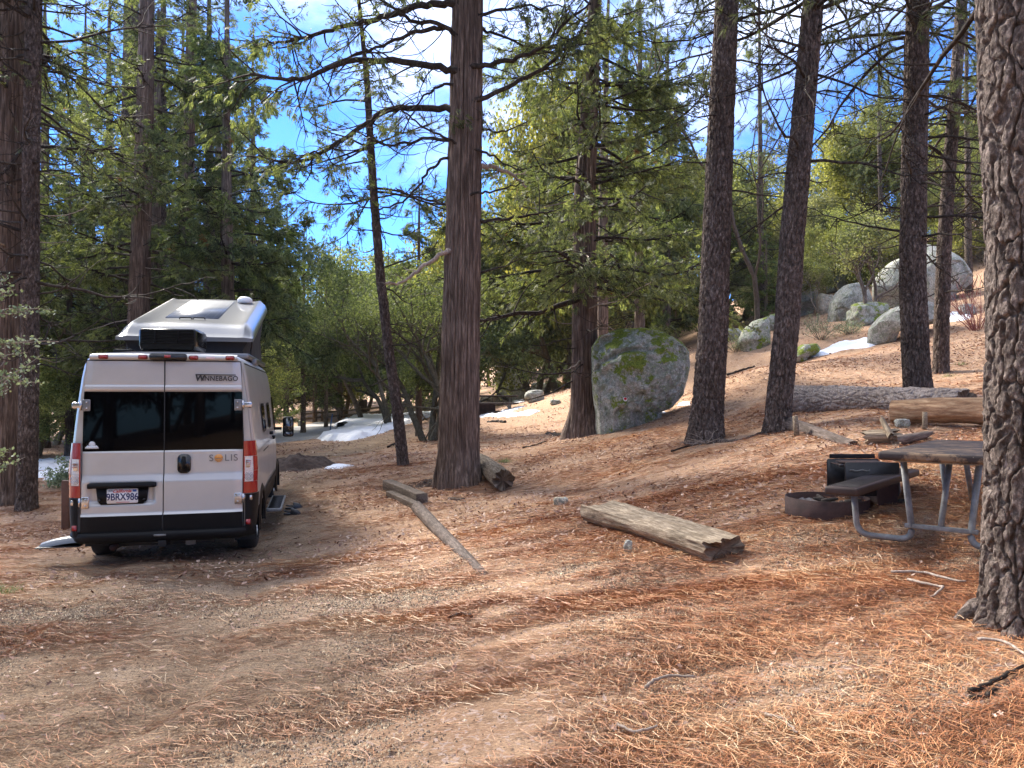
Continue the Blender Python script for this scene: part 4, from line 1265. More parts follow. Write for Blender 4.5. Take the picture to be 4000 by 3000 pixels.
# ------------------------------------------------------------------ boulders
def granite(name, lichen=.5, moss=.3, tint=(1, 1, 1)):
    m, n, b = newmat(name)
    oc = objcoord(n)
    base = ramp(n, noise(n, 2.0, oc, 6, .7), [(.3, (.20 * tint[0], .195 * tint[1], .185 * tint[2])), (.5, (.33 * tint[0], .33 * tint[1], .31 * tint[2])), (.72, (.48 * tint[0], .47 * tint[1], .43 * tint[2]))])
    sp = ramp(n, noise(n, 28, oc, 5, .8), [(.36, (.45, .45, .45)), (.5, (1, 1, 1)), (.64, (1.5, 1.5, 1.4))])
    base = mixc(n, .8, base, sp, 'MULTIPLY')
    lm = ramp(n, noise(n, 5.5, oc, 7, .8), [(.60 - lichen * .16, (0, 0, 0)), (.66 - lichen * .12, (1, 1, 1))])
    base = mixc(n, lm, base, (.215, .24, .17))
    wl = ramp(n, noise(n, 9, mapping(n, oc, (1.3, 1.3, 1.3), (.4, .3, 0)), 6, .8), [(.555, (0, 0, 0)), (.60, (1, 1, 1))])
    base = mixc(n, wl, base, (.46, .49, .42))
    dk = ramp(n, noise(n, 3.3, mapping(n, oc, (1, 1, .6), (0, 0, 1)), 6, .75), [(.60, (0, 0, 0)), (.68, (1, 1, 1))])
    base = mixc(n, dk, base, (.10, .11, .08))
    fd = ramp(n, noise(n, 8, mapping(n, oc, (1, 1, .8), (.3, 0, 1)), 8, .85), [(.54, (0, 0, 0)), (.57, (1, 1, 1))])
    base = mixc(n, fd, base, (.17, .175, .14))
    ge = n.nodes.new('ShaderNodeNewGeometry'); sx_ = n.nodes.new('ShaderNodeSeparateXYZ')
    n.links.new(ge.outputs['Normal'], sx_.inputs[0])
    mm = n.nodes.new('ShaderNodeMath'); mm.operation = 'MULTIPLY_ADD'; mm.inputs[1].default_value = .09
    n.links.new(sx_.outputs['Z'], mm.inputs[0]); n.links.new(noise(n, 1.5, oc, 7, .75), mm.inputs[2])
    ms = ramp(n, mm.outputs[0], [(.75 - moss * .28, (0, 0, 0)), (.79 - moss * .28, (1, 1, 1))])
    base = mixc(n, ms, base, ramp(n, noise(n, 30, oc, 3), [(.3, (.06, .09, .015)), (.7, (.24, .28, .04))]))
    n.links.new(base, b.inputs['Base Color'])
    b.inputs['Roughness'].default_value = .9; b.inputs['Specular IOR Level'].default_value = .2
    bp = n.nodes.new('ShaderNodeBump'); bp.inputs['Strength'].default_value = .7; bp.inputs['Distance'].default_value = .06
    n.links.new(noise(n, 9, oc, 9, .75), bp.inputs['Height']); n.links.new(bp.outputs[0], b.inputs['Normal'])
    return m
M_G1 = granite('granite_lichen', .9, .78, (1.12, 1.10, 1.02)); M_G5 = granite('granite_rough', .55, .22, (1.05, 1.03, .98)); M_G2 = granite('granite_pale', .45, .15, (.95, .93, .90)); M_G3 = granite('granite_mossy', .8, .95); M_G4 = granite('granite_tan', .1, .0, (1.25, 1.05, .85))

def boulder(px, label, mat, depth=1.0, seed=0, rough=.12, name='boulder', sub=5, crack=None, sq=.84, lean=0.0, group=None, Z=None, under=0, outline=None, crackline=None):
    if outline: px = (min(p[0] for p in outline), max(p[0] for p in outline), min(p[1] for p in outline), max(p[1] for p in outline))
    x0, x1, y0, y1 = px
    b = G((x0 + x1) / 2, y1) if Z is None else None
    if Z is not None:
        b = P((x0 + x1) / 2, y1, Z)
    mpp = b[1] * K / F
    W_ = (x1 - x0) * mpp / 2; Hh = (y1 - y0) * mpp
    bm = bmesh.new(); bmesh.ops.create_icosphere(bm, subdivisions=sub, radius=1)
    v = np.array([q.co[:] for q in bm.verts]); fs = np.array([[q.index for q in f.verts] for f in bm.faces]); bm.free()
    d = v.copy()
    if outline:
        cx_, cy_ = (x0 + x1) / 2, (y0 + y1) / 2
        oa = np.array([((p[0] - cx_) * mpp, (cy_ - p[1]) * mpp) for p in outline])
        ang = np.arctan2(oa[:, 1], oa[:, 0]); o_ = np.argsort(ang); ang = ang[o_]; oa = oa[o_]
        oa = np.vstack([oa[-1:], oa, oa[:1]]); ang = np.concatenate([[ang[-1] - 2 * math.pi], ang, [ang[0] + 2 * math.pi]])
        th_ = np.arctan2(d[:, 2], d[:, 0])
        k = np.clip(np.searchsorted(ang, th_) - 1, 0, len(ang) - 2)
        p0_, p1_ = oa[k], oa[k + 1]; e_ = p1_ - p0_; dx_, dz_ = np.cos(th_), np.sin(th_)
        den = dx_ * e_[:, 1] - dz_ * e_[:, 0]; Rr = (p0_[:, 0] * e_[:, 1] - p0_[:, 1] * e_[:, 0]) / np.where(np.abs(den) < 1e-9, 1e-9, den)
        s3 = (1 - np.abs(d[:, 1]) ** 2.2) ** (1 / 2.2)
        q = np.stack([Rr * dx_ * s3, np.sign(d[:, 1]) * np.abs(d[:, 1]) ** .8 * W_ * depth, Rr * dz_ * s3], -1)
        sz = max(W_, Hh / 2); u = q / sz
        f1, f2, idc = worley(u[:, 0] * 1.9 + u[:, 1] + seed, u[:, 2] * 1.9 + u[:, 1] * .7, s=seed)
        n1 = fbm(u[:, 0] * 1.5 + seed, u[:, 1] * 1.5, u[:, 2] * 1.5, s=seed, o=3)
        n2 = fbm(u[:, 0] * 5 + seed, u[:, 1] * 5, u[:, 2] * 5, s=seed + 50, o=5)
        cr_ = np.exp(-((f2 - f1) / .05) ** 2) * (fbm(u[:, 0] * 1.3, u[:, 2] * 1.3, s=seed + 4, o=2) > .02)
        front = sstep(.1, .6, -d[:, 1])
        rad_ = 1 + n1 * rough * 3.0 + n2 * rough * 1.6 + ((idc - .5) * (.0 if crackline else .05) - .05 * cr_ * (0 if crackline else 1)) * front
        q[:, 1] = q[:, 1] * (rad_ + (idc - .5) * (.0 if crackline else .22) * front); q[:, 0] *= 1 + n2 * rough * .5; q[:, 2] *= 1 + n2 * rough * .4
        rf = np.random.default_rng(seed * 13 + 1)
        for k_ in range(9 if not crackline else 8):
            nn_ = np.array([rf.normal(0, .75), -abs(rf.normal(.7, .4)), rf.normal(.25, .6)]); nn_ /= np.linalg.norm(nn_)
            fx = .5
            if crackline:
                nn_ = unit(np.array([(-.75, -1, .1), (.8, -1, -.35), (.1, -1, -.1), (-.1, -.55, 1), (.65, -.6, .8), (.25, -1, .35), (-.5, -.8, .7), (.5, -1, -.9)][k_])); fx = .12
            pr = q @ nn_; c_ = pr.max() * (rf.uniform(.74, .88) if not crackline else rf.uniform(.72, .84))
            over = np.maximum(0, pr - c_) * .88
            q[:, 1] -= over * nn_[1]; q[:, 0] -= over * nn_[0] * fx; q[:, 2] -= over * nn_[2] * fx
        if crackline:
            n5 = fbm(u[:, 0] * 7, u[:, 1] * 7, u[:, 2] * 7, s=seed + 90, o=6, g=.62); n6 = -np.abs(fbm(u[:, 0] * 2.6, u[:, 1] * 2.6, u[:, 2] * 2.6, s=seed + 95, o=4))
            q[:, 1] -= front * sz * (n5 * .16 + n6 * .30); q[:, 2] += (1 - front) * sz * n5 * .10
        if crackline:
            cl = np.array([((p[0] - cx_) * mpp, (cy_ - p[1]) * mpp) for p in crackline])
            dd_ = poly_dist(q[:, 0] + n2 * .2 * sz, q[:, 2] + n1 * .2 * sz, cl)
            yl = np.interp(q[:, 0], cl[:, 0], cl[:, 1]); above = sstep(-.02, .12, (q[:, 2] - yl) / sz)
            q[:, 1] += front * (np.exp(-(dd_ / (.055 * sz)) ** 2) * .16 * sz * sstep(.45, .0, q[:, 0] / sz) + above * .30 * sz * (.15 + (q[:, 2] - yl) / sz))
            q[:, 2] -= front * np.exp(-(dd_ / (.05 * sz)) ** 2) * .03 * sz * sstep(.45, .0, q[:, 0] / sz)
        q[:, 2] += Hh / 2
        low = q[:, 2] < Hh * .12
        q[:, 2] = np.where(low, q[:, 2] - Hh * .18, q[:, 2])
        g = Geo(); g.add(q, fs); o = g.build(name, mat, smooth=True)
        o.location = (b[0], b[1] + W_ * depth * .5, b[2]); tag(o, label, 'boulder' if name == 'boulder' else 'rock', group)
        return o, b, mpp
    # squarish super-ellipsoid
    v = np.sign(v) * np.abs(v) ** sq
    v /= (np.abs(v) ** 3).sum(1, keepdims=True) ** (1 / 3.0)
    n1 = fbm(d[:, 0] * 1.3 + seed, d[:, 1] * 1.3, d[:, 2] * 1.3, s=seed, o=3)
    n2 = fbm(d[:, 0] * 4 + seed, d[:, 1] * 4, d[:, 2] * 4, s=seed + 50, o=4)
    rdg = -np.abs(fbm(d[:, 0] * 2.2, d[:, 1] * 2.2 + seed, d[:, 2] * 2.2, s=seed + 70, o=3))
    v = v * (1 + n1 * rough * 4 + n2 * rough * .8 + rdg * rough * 2.2)[:, None]
    if crack is not None:
        nx, nz, c = crack
        s_ = d[:, 0] * nx + d[:, 2] * nz - c + .10 * fbm(d[:, 0] * 3, d[:, 1] * 3, d[:, 2] * 3, s=seed + 9, o=2) * 2
        v = v * (1 - .20 * np.exp(-(s_ / .030) ** 2) * sstep(.55, .1, d[:, 0]) + .04 * (s_ > 0))[:, None]
    v[:, 0] += lean * v[:, 2]
    if under: v[:, 0] = np.where(v[:, 0] > -.2, -.2 + (v[:, 0] + .2) * (1 - under * sstep(.35, -.9, v[:, 2])), v[:, 0] * (1 - .1 * sstep(0, .9, v[:, 2])))
    lo, hi = v.min(0), v.max(0)
    v = (v - lo) / (hi - lo)
    v[:, 0] = (v[:, 0] - .5) * 2 * W_; v[:, 1] = (v[:, 1] - .5) * 2 * W_ * depth; v[:, 2] = v[:, 2] * Hh * 1.22 - Hh * .22
    g = Geo(); g.add(v, fs)
    o = g.build(name, mat, smooth=True)
    o.location = (b[0], b[1] + W_ * depth * .5, b[2])
    tag(o, label, 'boulder' if name == 'boulder' else 'rock', group)
    return o, b, mpp
big, bb, bmpp = boulder(None, 'huge grey lichen covered boulder with green moss and a split across its top left', M_G1, .85, 3, .12, sub=7,
    outline=[(1284, 748), (1300, 722), (1345, 706), (1400, 706), (1440, 714), (1484, 733), (1498, 758), (1497, 800), (1484, 850), (1462, 880), (1405, 905), (1340, 917), (1298, 917), (1290, 880), (1284, 820)],
    crackline=[(1270, 815), (1300, 785), (1330, 757), (1360, 752), (1400, 756), (1440, 738), (1500, 735)])
# trail marker on it
mk = P(1350, 863, bb[1] - .15)
dg = bpy.context.evaluated_depsgraph_get()
dirm = Vector(ray(1350, 863)).normalized()
hit = scene.ray_cast(dg, Vector((0, 0, CAMZ)) + dirm * (bb[1] - 4), dirm)
loc = hit[1] if hit[0] and hit[4].name.startswith('boulder') else Vector(mk)
nrm = hit[2] if hit[0] and hit[4].name.startswith('boulder') else Vector((0, -1, 0))
g = Geo()
M_WHITE = simple('white_paint', (.8, .8, .8), .5); M_RED = simple('red_paint', (.6, .02, .02), .4)
rr_ = 4.6 * bmpp
def disc(g, r, y0, y1, n=24, mat=0):
    prism(g, [(r * math.cos(i * 2 * math.pi / n), r * math.sin(i * 2 * math.pi / n)) for i in range(n)], y0, y1, mat)
disc(g, rr_, -.03, .05, mat=0); 
mo_ = g.build('trail_marker', M_WHITE); mo_.location = loc; mo_.rotation_euler = (-nrm).to_track_quat('Y', 'Z').to_euler()
tag(mo_, 'round white and red marker disc fixed on the front of the huge boulder', 'marker')
g = Geo(); disc(g, rr_ * .66, -.04, -.029, mat=0); g.build('red_dot', M_RED, mo_)

for px, lab, mt, kw in [
    (None, 'long pale lichen rock on the slope behind the trunk at the fallen log', M_G5, dict(outline=[c7(*q) for q in ((1590, 600), (1600, 560), (1650, 500), (1710, 455), (1780, 430), (1840, 415), (1900, 420), (1950, 450), (1975, 490), (1960, 530), (1880, 540), (1840, 548), (1720, 575), (1690, 595), (1620, 612))], depth=.7, seed=11, rough=.10)),
    (None, 'rounded light grey boulder left of the tallest hillside boulder', M_G5, dict(outline=[c7(*q) for q in ((1615, 400), (1610, 330), (1640, 270), (1700, 215), (1760, 190), (1830, 180), (1850, 300), (1840, 420), (1710, 450), (1640, 430))], depth=.9, seed=12, rough=.07)),
    (None, 'tallest hillside boulder, broad and grey, behind the thin pine', M_G5, dict(outline=[c7(*q) for q in ((1800, 150), (1830, 130), (1900, 118), (1990, 130), (2030, 170), (2080, 260), (2095, 330), (2040, 375), (1960, 412), (1880, 425), (1810, 415))], depth=.9, seed=13, rough=.08)),
    (None, 'cracked grey green boulder behind the forked little oak', M_G5, dict(outline=[c7(*q) for q in ((1375, 510), (1385, 430), (1420, 370), (1460, 335), (1530, 322), (1590, 340), (1604, 400), (1590, 450), (1500, 485), (1440, 515))], depth=.9, seed=14, rough=.12)),
    (None, 'pale boulder perched above the cracked grey green boulder', M_G2, dict(outline=[c7(*q) for q in ((1370, 350), (1385, 270), (1430, 220), (1490, 195), (1560, 205), (1585, 290), (1560, 330), (1440, 350))], depth=1, seed=15, rough=.12)),
    (None, 'white tinged boulder at the left end of the hillside group', M_G2, dict(outline=[c7(*q) for q in ((1180, 430), (1205, 350), (1250, 325), (1295, 338), (1305, 440), (1270, 490), (1190, 495))], depth=1, seed=16, rough=.12)),
    ((1768, 1812, 632, 676), 'tan boulder wedged between its grey neighbours', M_G4, dict(depth=1, seed=17, rough=.12)),
    (None, 'knobbly grey rock between the two dark pine trunks', M_G1, dict(outline=[c7(*q) for q in ((895, 640), (925, 570), (980, 520), (1040, 505), (1068, 520), (1062, 645), (1000, 668), (940, 660))], depth=.8, seed=18, rough=.16)),
    (None, 'flat mossy rock beside the open snow patch', M_G3, dict(outline=[c7(*q) for q in ((1155, 720), (1180, 680), (1230, 645), (1290, 640), (1335, 662), (1290, 695), (1220, 725))], depth=.8, seed=19, rough=.12)),
    ((1556, 1612, 708, 733), 'small flat grey rock behind the straight dark pine', M_G2, dict(depth=.9, seed=20, rough=.12)),
    ((1690, 1730, 655, 690), 'small mossy dark boulder below the white tinged one', M_G3, dict(depth=.9, seed=21, rough=.12)),
    ((1072, 1147, 795, 866), 'tall far boulder standing behind the far picnic tables', M_G2, dict(depth=.7, seed=22, rough=.10, lean=-.15)),
    ((1146, 1192, 826, 850), 'smooth pale far rock right of the tall far boulder', M_G2, dict(depth=.8, seed=23, rough=.10)),
    ((1133, 1176, 842, 868), 'low far rock ledge at the foot of the smooth pale rock', M_G2, dict(depth=.8, seed=24, rough=.12)),
    ((1188, 1216, 822, 844), 'mossy far rock next to the sawn stump', M_G3, dict(depth=.8, seed=25, rough=.12)),
    ((1036, 1080, 854, 878), 'tan far rock behind the near far table', M_G4, dict(depth=.8, seed=26, rough=.10)),
    ((822, 851, 872, 888), 'tan rock in the snow bank right of the slim leaning pine', M_G4, dict(depth=.8, seed=27, rough=.12)),
    ((908, 942, 862, 886), 'grey rock in the snow left of the big reddish cedar trunk', M_G2, dict(depth=.8, seed=28, rough=.12)),
    ((642, 656, 908, 922), 'small pale rock at the left road edge by the fence', M_G2, dict(depth=.8, seed=29, rough=.12)),
    ((1188, 1212, 864, 874), 'half buried pale rock on the far slope', M_G2, dict(depth=.8, seed=30, rough=.10)),
    ((1840, 1925, 650, 700), 'dark grey boulder below the rounded light grey hillside boulder', M_G1, dict(depth=.8, seed=41, rough=.12)),
    ((1655, 1712, 676, 712), 'grey boulder half hidden behind the leaning pine trunk', M_G1, dict(depth=.9, seed=42, rough=.13)),
    ((1936, 1968, 905, 924), 'angular white rock lying by the peeled log', M_G2, dict(depth=.6, seed=31, rough=.12)),
    ((1347, 1367, 1168, 1192), 'little bluish stone leaning at the split log', M_G2, dict(depth=.8, seed=32, rough=.15)),
    ((1195, 1228, 1075, 1092), 'small tan stone half sunk left of the split log', M_G4, dict(depth=.8, seed=33, rough=.10)),
    ((2075, 2110, 655, 680), 'small flat rock beside the snow right of the lichen rock', M_G2, dict(depth=.8, seed=34, rough=.12))]:
    boulder(px, lab, mt, name='boulder' if px is None or ((px[1] - px[0]) > 30 and (kw['seed'] < 27 or kw['seed'] > 40)) else 'rock', sub=6 if px is None else (5 if px[1] - px[0] > 60 else 4), **kw)

# ------------------------------------------------------------------ wood
def wood_mat(name, c1, c2, c3, axis_scale=(1, 8, 8), scale=6, bump=.6):
    m, n, b = newmat(name)
    oc = objcoord(n); v = mapping(n, oc, axis_scale)
    z = noise(n, scale, v, 7, .7, .5)
    col = ramp(n, z, [(.3, c1), (.5, c2), (.7, c3)])
    col = mixc(n, 1.0, col, ramp(n, noise(n, 2.5, oc, 4), [(.35, (.75, .75, .75)), (.65, (1.2, 1.2, 1.2))]), 'MULTIPLY')
    n.links.new(col, b.inputs['Base Color']); b.inputs['Roughness'].default_value = .85; b.inputs['Specular IOR Level'].default_value = .2
    bp = n.nodes.new('ShaderNodeBump'); bp.inputs['Strength'].default_value = bump; bp.inputs['Distance'].default_value = .015
    n.links.new(z, bp.inputs['Height']); n.links.new(bp.outputs[0], b.inputs['Normal'])
    return m
M_GREYWOOD = wood_mat('weathered_wood', (.06, .045, .03), (.21, .16, .11), (.42, .35, .255))
M_PEELED = wood_mat('peeled_wood', (.12, .065, .035), (.33, .19, .10), (.55, .37, .21), (1, 5, 5), 5)
M_DARKWOOD = wood_mat('dark_wood', (.035, .026, .022), (.10, .075, .062), (.20, .16, .14))
M_TIE = wood_mat('tie_wood', (.045, .034, .027), (.115, .088, .068), (.21, .17, .135))
M_CUT = wood_mat('broken_wood', (.04, .028, .02), (.13, .095, .068), (.27, .21, .155), (8, 1, 1), 5)
M_LOGBARK = bark_mat('log_bark', (.10, .078, .066), (.27, .22, .19), (.48, .42, .37), .6, 30, .8)
M_ROT = simple('rotten_wood', (.035, .025, .018), .95, noise=.5, nscale=20, bump=.8)

def log(name, p0, p1, r0, r1, label, mat, kind='wood', nu=40, nv=90, seed=0, bend=0.0, sag=0.0, cat='log', ovality=1.0, rough=1.0, jag=.0, half=False, twist=0, parent_mats=None, cut=None):
    """a log lying between two world points; x of its own frame runs along it"""
    p0 = np.array(p0, float); p1 = np.array(p1, float)
    L_ = np.linalg.norm(p1 - p0)
    T, TH = np.meshgrid(np.linspace(0, 1, nv), np.arange(nu) * 2 * math.pi / nu, indexing='ij')
    r = r0 * (1 - T) + r1 * T
    c, s = np.cos(TH), np.sin(TH)
    if kind == 'pine':
        per = int(2 * math.pi * r0 / .09)
        f1, f2, idn = worley(TH / (2 * math.pi) * per + fbm(c * 2, s * 2, T * L_ * 2, s=seed) * 2, T * L_ / .20 + fbm(c * 2, s * 2, T * L_ * 2, s=seed + 4) * 2, s=seed)
        d = sstep(.02, .3, f2 - f1) * (.016 + .016 * idn) + fbm(c * 7, s * 7, T * L_ * 9, s=seed, o=4) * .03
    else:
        d = (fbm(c * 2.6, s * 2.6, T * L_ * .8, s=seed, o=3) * .30 * r + (-np.abs(fbm(c * 7, s * 7, T * L_ * 1.1, s=seed + 3, o=3)) * .16 + fbm(c * 3, s * 3, T * L_ * 6, s=seed + 5, o=3) * .07) * r) * rough
    rr = r + d
    x = T * L_
    if jag:
        e = jag * fbm(c * 2.5, s * 2.5, s=seed + 8, o=3) * 4
        x = x + e * sstep(.80, 1, T) - jag * .6 * fbm(c * 2, s * 2, s=seed + 12, o=3) * 3 * sstep(.15, 0, T)
    y = rr * c + bend * np.sin(T * math.pi); z = rr * s * ovality + sag * np.sin(T * math.pi)
    if half:
        z = np.minimum(z, r * .32 + d * .5 + .10 * y + .02 * fbm(x * 1.5, y * 14, s=seed + 20, o=4) * 3)
    if twist: y = y + twist * fbm(T * 3, T * 0, s=seed + 2, o=2) * 2
    g = Geo()
    V = np.stack([x, y, z], -1).reshape(-1, 3)
    g.add(V, grid_faces(nu, nv, True), 0)
    # hollow or sawn ends
    for e, i0 in ((0, 0), (1, (nv - 1) * nu)):
        ring = V[i0:i0 + nu]; cen = ring.mean(0)
        inner = cen + (ring - cen) * .72 + np.array([(.02 if e == 0 else -.02), 0, 0]); c2 = cen + np.array([(.05 if e == 0 else -.05) * (1 if jag else .1), 0, 0])
        vv = np.concatenate([ring, inner, [c2]])
        f4 = grid_faces(nu, 2, True); f3 = np.stack([nu + np.arange(nu), nu + (np.arange(nu) + 1) % nu, np.full(nu, 2 * nu)], -1)
        if e == 0: f4 = f4[:, ::-1]; f3 = f3[:, ::-1]
        g.add(vv, f4, 1); g.add(vv, f3, 1)
    o = g.build(name, [mat, cut or (M_CUT if jag else M_GREYWOOD)], smooth=True)
    d = Vector(p1 - p0)
    o.location = p0
    o.rotation_euler = d.to_track_quat('X', 'Z').to_euler()
    tag(o, label, cat)
    return o
def gp(x, y, up): q = G(x, y); return q + np.array([0, 0, up])
# split weathered log
log('log', gp(1292, 1124, .12), gp(1566, 1210, .10), .235, .205, 'weathered split log with rotten end lying alone in the foreground', M_GREYWOOD, nu=90, nv=200, seed=4, ovality=.80, half=True, jag=.05, rough=1.15, bend=.04)
# hollow log by the big cedar
log('log', gp(1040, 1018, .17), gp(1088, 1062, .17), .15, .175, 'short hollow grey log pointing at the viewer beside the big cedar foot', M_GREYWOOD, nu=70, nv=90, seed=9, jag=.11, rough=1.1)
# fallen barked log and peeled log
a = gp(1712, 888, .19); b_ = gp(2075, 898, .18)
log('fallen_log', a, b_ + np.array([.1, 0, 0]), .27, .21, 'long fallen pine log with furrowed bark on the right', M_LOGBARK, 'pine', nu=140, nv=360, seed=14, jag=.06)
log('fallen_log', gp(1926, 915, .16), gp(2190, 925, .18), .17, .18, 'orange peeled log lying in front of the barked fallen log', M_PEELED, nu=70, nv=140, seed=17, rough=.9, sag=.04, jag=.03, cut=M_PEELED)
log('old_log', gp(1700, 925, .08), gp(1846, 962, -.03), .12, .08, 'short decayed log with wooden stake at the leaning trunk foot', M_DARKWOOD, nu=40, nv=90, seed=19, jag=.05)
log('old_log', gp(1868, 958, .08), gp(1935, 955, .06), .09, .11, 'broken pale wood chunk left of the table top', M_GREYWOOD, nu=50, nv=70, seed=23, jag=.10)
log('old_log', gp(1935, 962, .05), gp(2005, 948, .05), .07, .05, 'mossy branch piece behind the table corner', M_DARKWOOD, nu=30, nv=60, seed=24, jag=.08)
log('broken_stub', gp(1925, 960, .10), gp(1905, 955, .30), .045, .03, 'crooked broken stub rising from the pale wood chunk', M_GREYWOOD, nu=24, nv=40, seed=25, jag=.03, cat='branch')
# timber edging
def timber(pa, pb, w_, ht, label, mat, name='timber', up=None):
    a = gp(*pa, ht / 2 - .03); b = gp(*pb, ht / 2 - .03); d = Vector(b - a); L_ = d.length
    g = Geo()
    nx = 60; prof = rrect(-w_ / 2, w_ / 2, -ht / 2, ht / 2, .015, 3); n_ = len(prof)
    X_ = np.linspace(0, L_, nx)
    V = np.array([[(x, p[0], p[1]) for p in prof] for x in X_])
    nn = fbm(V[..., 0] * 3, V[..., 1] * 30, V[..., 2] * 30, s=int(pa[0]), o=4)
    V[..., 1] *= 1 + nn * .10; V[..., 2] *= 1 + nn * .10
    g.add(V.reshape(-1, 3), grid_faces(n_, nx, True))
    g.f.append((np.array([list(range(n_))[::-1]]), 0)); g.f.append((np.array([[(nx - 1) * n_ + i for i in range(n_)]]), 0))
    o = g.build(name, mat, smooth=False); o.location = a; o.rotation_euler = d.to_track_quat('X', 'Z').to_euler()
    return tag(o, label, 'timber')
t_ = timber((838, 1058), (912, 1090), .19, .17, 'square grey timber block at the far end of the drive edging', M_TIE); t_.location.z += .03
timber((842, 1072), (900, 1100), .14, .12, 'lower rotten timber under the square grey block', M_TIE)
log('timber', gp(900, 1096, .0), gp(1052, 1242, -.045), .10, .055, 'long dark round edging log half sunk along the drive', M_DARKWOOD, nu=40, nv=120, seed=29, rough=.35, cat='timber')
timber((970, 1078), (1000, 1080), .10, .05, 'small flat board piece near the big cedar foot', M_TIE)
# stakes
def stake(px, ht, r, label, lean=0):
    b = gp(*px, 0); g = Geo()
    tube(g, [(0, 0, -.05), (lean * .5, 0, ht * .5), (lean, 0, ht)], [r, r * .95, r * .85], 10, 0)
    o = g.build('stake', M_GREYWOOD); o.location = b; return tag(o, label, 'stake')
stake((1722, 943), .30, .045, 'short wooden stake standing before the decayed log', -.03)
stake((1998, 928), .24, .035, 'small grey stake standing before the peeled log')
# sticks: (points px, radius, label)
for pl, r, lab, mt, lift in [
    ([(1925, 1245), (1990, 1246), (2040, 1258), (2085, 1268)], .011, 'curved grey stick left of the massive close trunk', M_DEAD, .03),
    ([(1960, 1262), (2010, 1275), (2040, 1280), (2030, 1292), (2012, 1300)], .010, 'hooked grey twig left of the massive close trunk', M_DEAD, .03),
    ([(2095, 1512), (2130, 1498), (2165, 1478), (2210, 1455)], .013, 'thick dark stick at the lower right edge', M_LIMB, .02),
    ([(2098, 1523), (2130, 1518), (2150, 1502)], .012, 'short bent dark stick below the thick stick', M_LIMB, .015),
    ([(2110, 1400), (2160, 1398), (2190, 1410), (2225, 1435)], .009, 'thin arched stick at the right edge', M_DEAD, .03),
    ([(1395, 1500), (1412, 1482), (1450, 1476), (1500, 1478)], .010, 'bow shaped grey stick on the needles in the lower middle', M_DEAD, .03),
    ([(1655, 1552), (1690, 1560), (1712, 1582), (1722, 1602)], .009, 'pale curved stick near the bottom right of centre', M_DEAD, .02),
    ([(1330, 1572), (1370, 1590), (1420, 1580)], .008, 'small pale twig near the bottom centre', M_DEAD, .012),
    ([(970, 1340), (1000, 1330), (1020, 1338)], .014, 'charred black stick lying in the drive', M_ROT, .012),
    ([(1570, 812), (1600, 803), (1630, 795)], .04, 'dark broken branch lying on the open slope', M_LIMB, .02),
    ([(1450, 982), (1480, 972), (1520, 964), (1545, 955)], .016, 'dead branch at the foot of the straight dark pine', M_LIMB, .05),
    ([(1055, 914), (1075, 913), (1092, 914)], .07, 'dark log piece in the shade left of the second cedar', M_LIMB, .02),
    ([(838, 968), (850, 962), (862, 958)], .035, 'dark branch left of the slim leaning pine foot', M_LIMB, .03),
    ([(1130, 970), (1160, 962), (1180, 955)], .02, 'thin dark branch left of the second cedar foot', M_LIMB, .02),
    ([(1185, 938), (1210, 942), (1240, 938)], .08, 'exposed root like log left of the second cedar foot', M_LIMB, -.02),
    ([(1540, 952), (1590, 956), (1640, 940), (1668, 925)], .05, 'surface root stretching left from the leaning trunk', M_PINEBARK, -.01)]:
    q = np.array([gp(x, y, lift) for x, y in pl])
    b = q[0].copy(); q = q - b
    s = np.linspace(0, len(q) - 1, 14)
    qq = np.stack([np.interp(s, np.arange(len(q)), q[:, k]) for k in range(3)], -1)
    for _ in range(2): qq[1:-1] = (qq[:-2] + 2 * qq[1:-1] + qq[2:]) / 4
    qq += rng.normal(0, r * .25, qq.shape)
    g = Geo(); tube(g, qq, np.linspace(r, r * .7, 14) * rng.uniform(.9, 1.1, 14), 8, 0)
    o = g.build('stick', mt, smooth=True); o.location = b; tag(o, lab, 'stick')
# twiggy branch pile at the straight pine foot
rg = np.random.default_rng(33); b = gp(1525, 966, 0); g = Geo()
for i in range(12):
    p = wander(rg, (0, 0, .05), (rg.uniform(-1, 1), rg.uniform(-.4, .4), rg.uniform(.1, .7)), rg.uniform(.3, .6), 9, .25, .18, -.1)
    tube(g, p, np.linspace(.006, .003, 9), 4, 0, cap=False)
o = g.build('branch_tangle', M_DEAD); o.location = b; tag(o, 'tangle of curled thin twigs at the foot of the straight dark pine', 'branch')

# soil heap by the van
def heap(px, wd, dp, ht, label, mat, seed, cat='soil heap', name='soil_heap'):
    b = gp(*px, 0)
    g = Geo(); n_ = 70
    gx, gy = np.meshgrid(np.linspace(-1.2, 1.2, n_), np.linspace(-1.2, 1.2, n_))
    r = np.hypot(gx, gy); nn = fbm(gx * 2, gy * 2, s=seed, o=5); n2 = fbm(gx * 9, gy * 9, s=seed + 1, o=3)
    z = ht * np.clip((1 - r ** 1.2) + nn * .7, -.1, 1) + n2 * .09 * sstep(1.1, .7, r)
    X_, Y_ = gx * wd, gy * dp
    z = z + surf(b[0] + X_, b[1] + Y_) - b[2] - .015
    g.add(np.stack([X_, Y_, z], -1).reshape(-1, 3), grid_faces(n_, n_))
    o = g.build(name, mat, smooth=False); o.location = b
    return tag(o, label, cat)
M_SOIL = simple('dark_soil', (.055, .034, .024), .95, noise=.5, nscale=14, bump=.9)
heap((645, 1012), .95, .7, .36, 'heap of dark soil and roots just beyond the right side of the van', M_SOIL, 5)
heap((930, 1046), .5, .35, .05, 'small dark dug soil patch left of the big cedar foot', M_SOIL, 8, name='soil_patch', cat='soil patch')

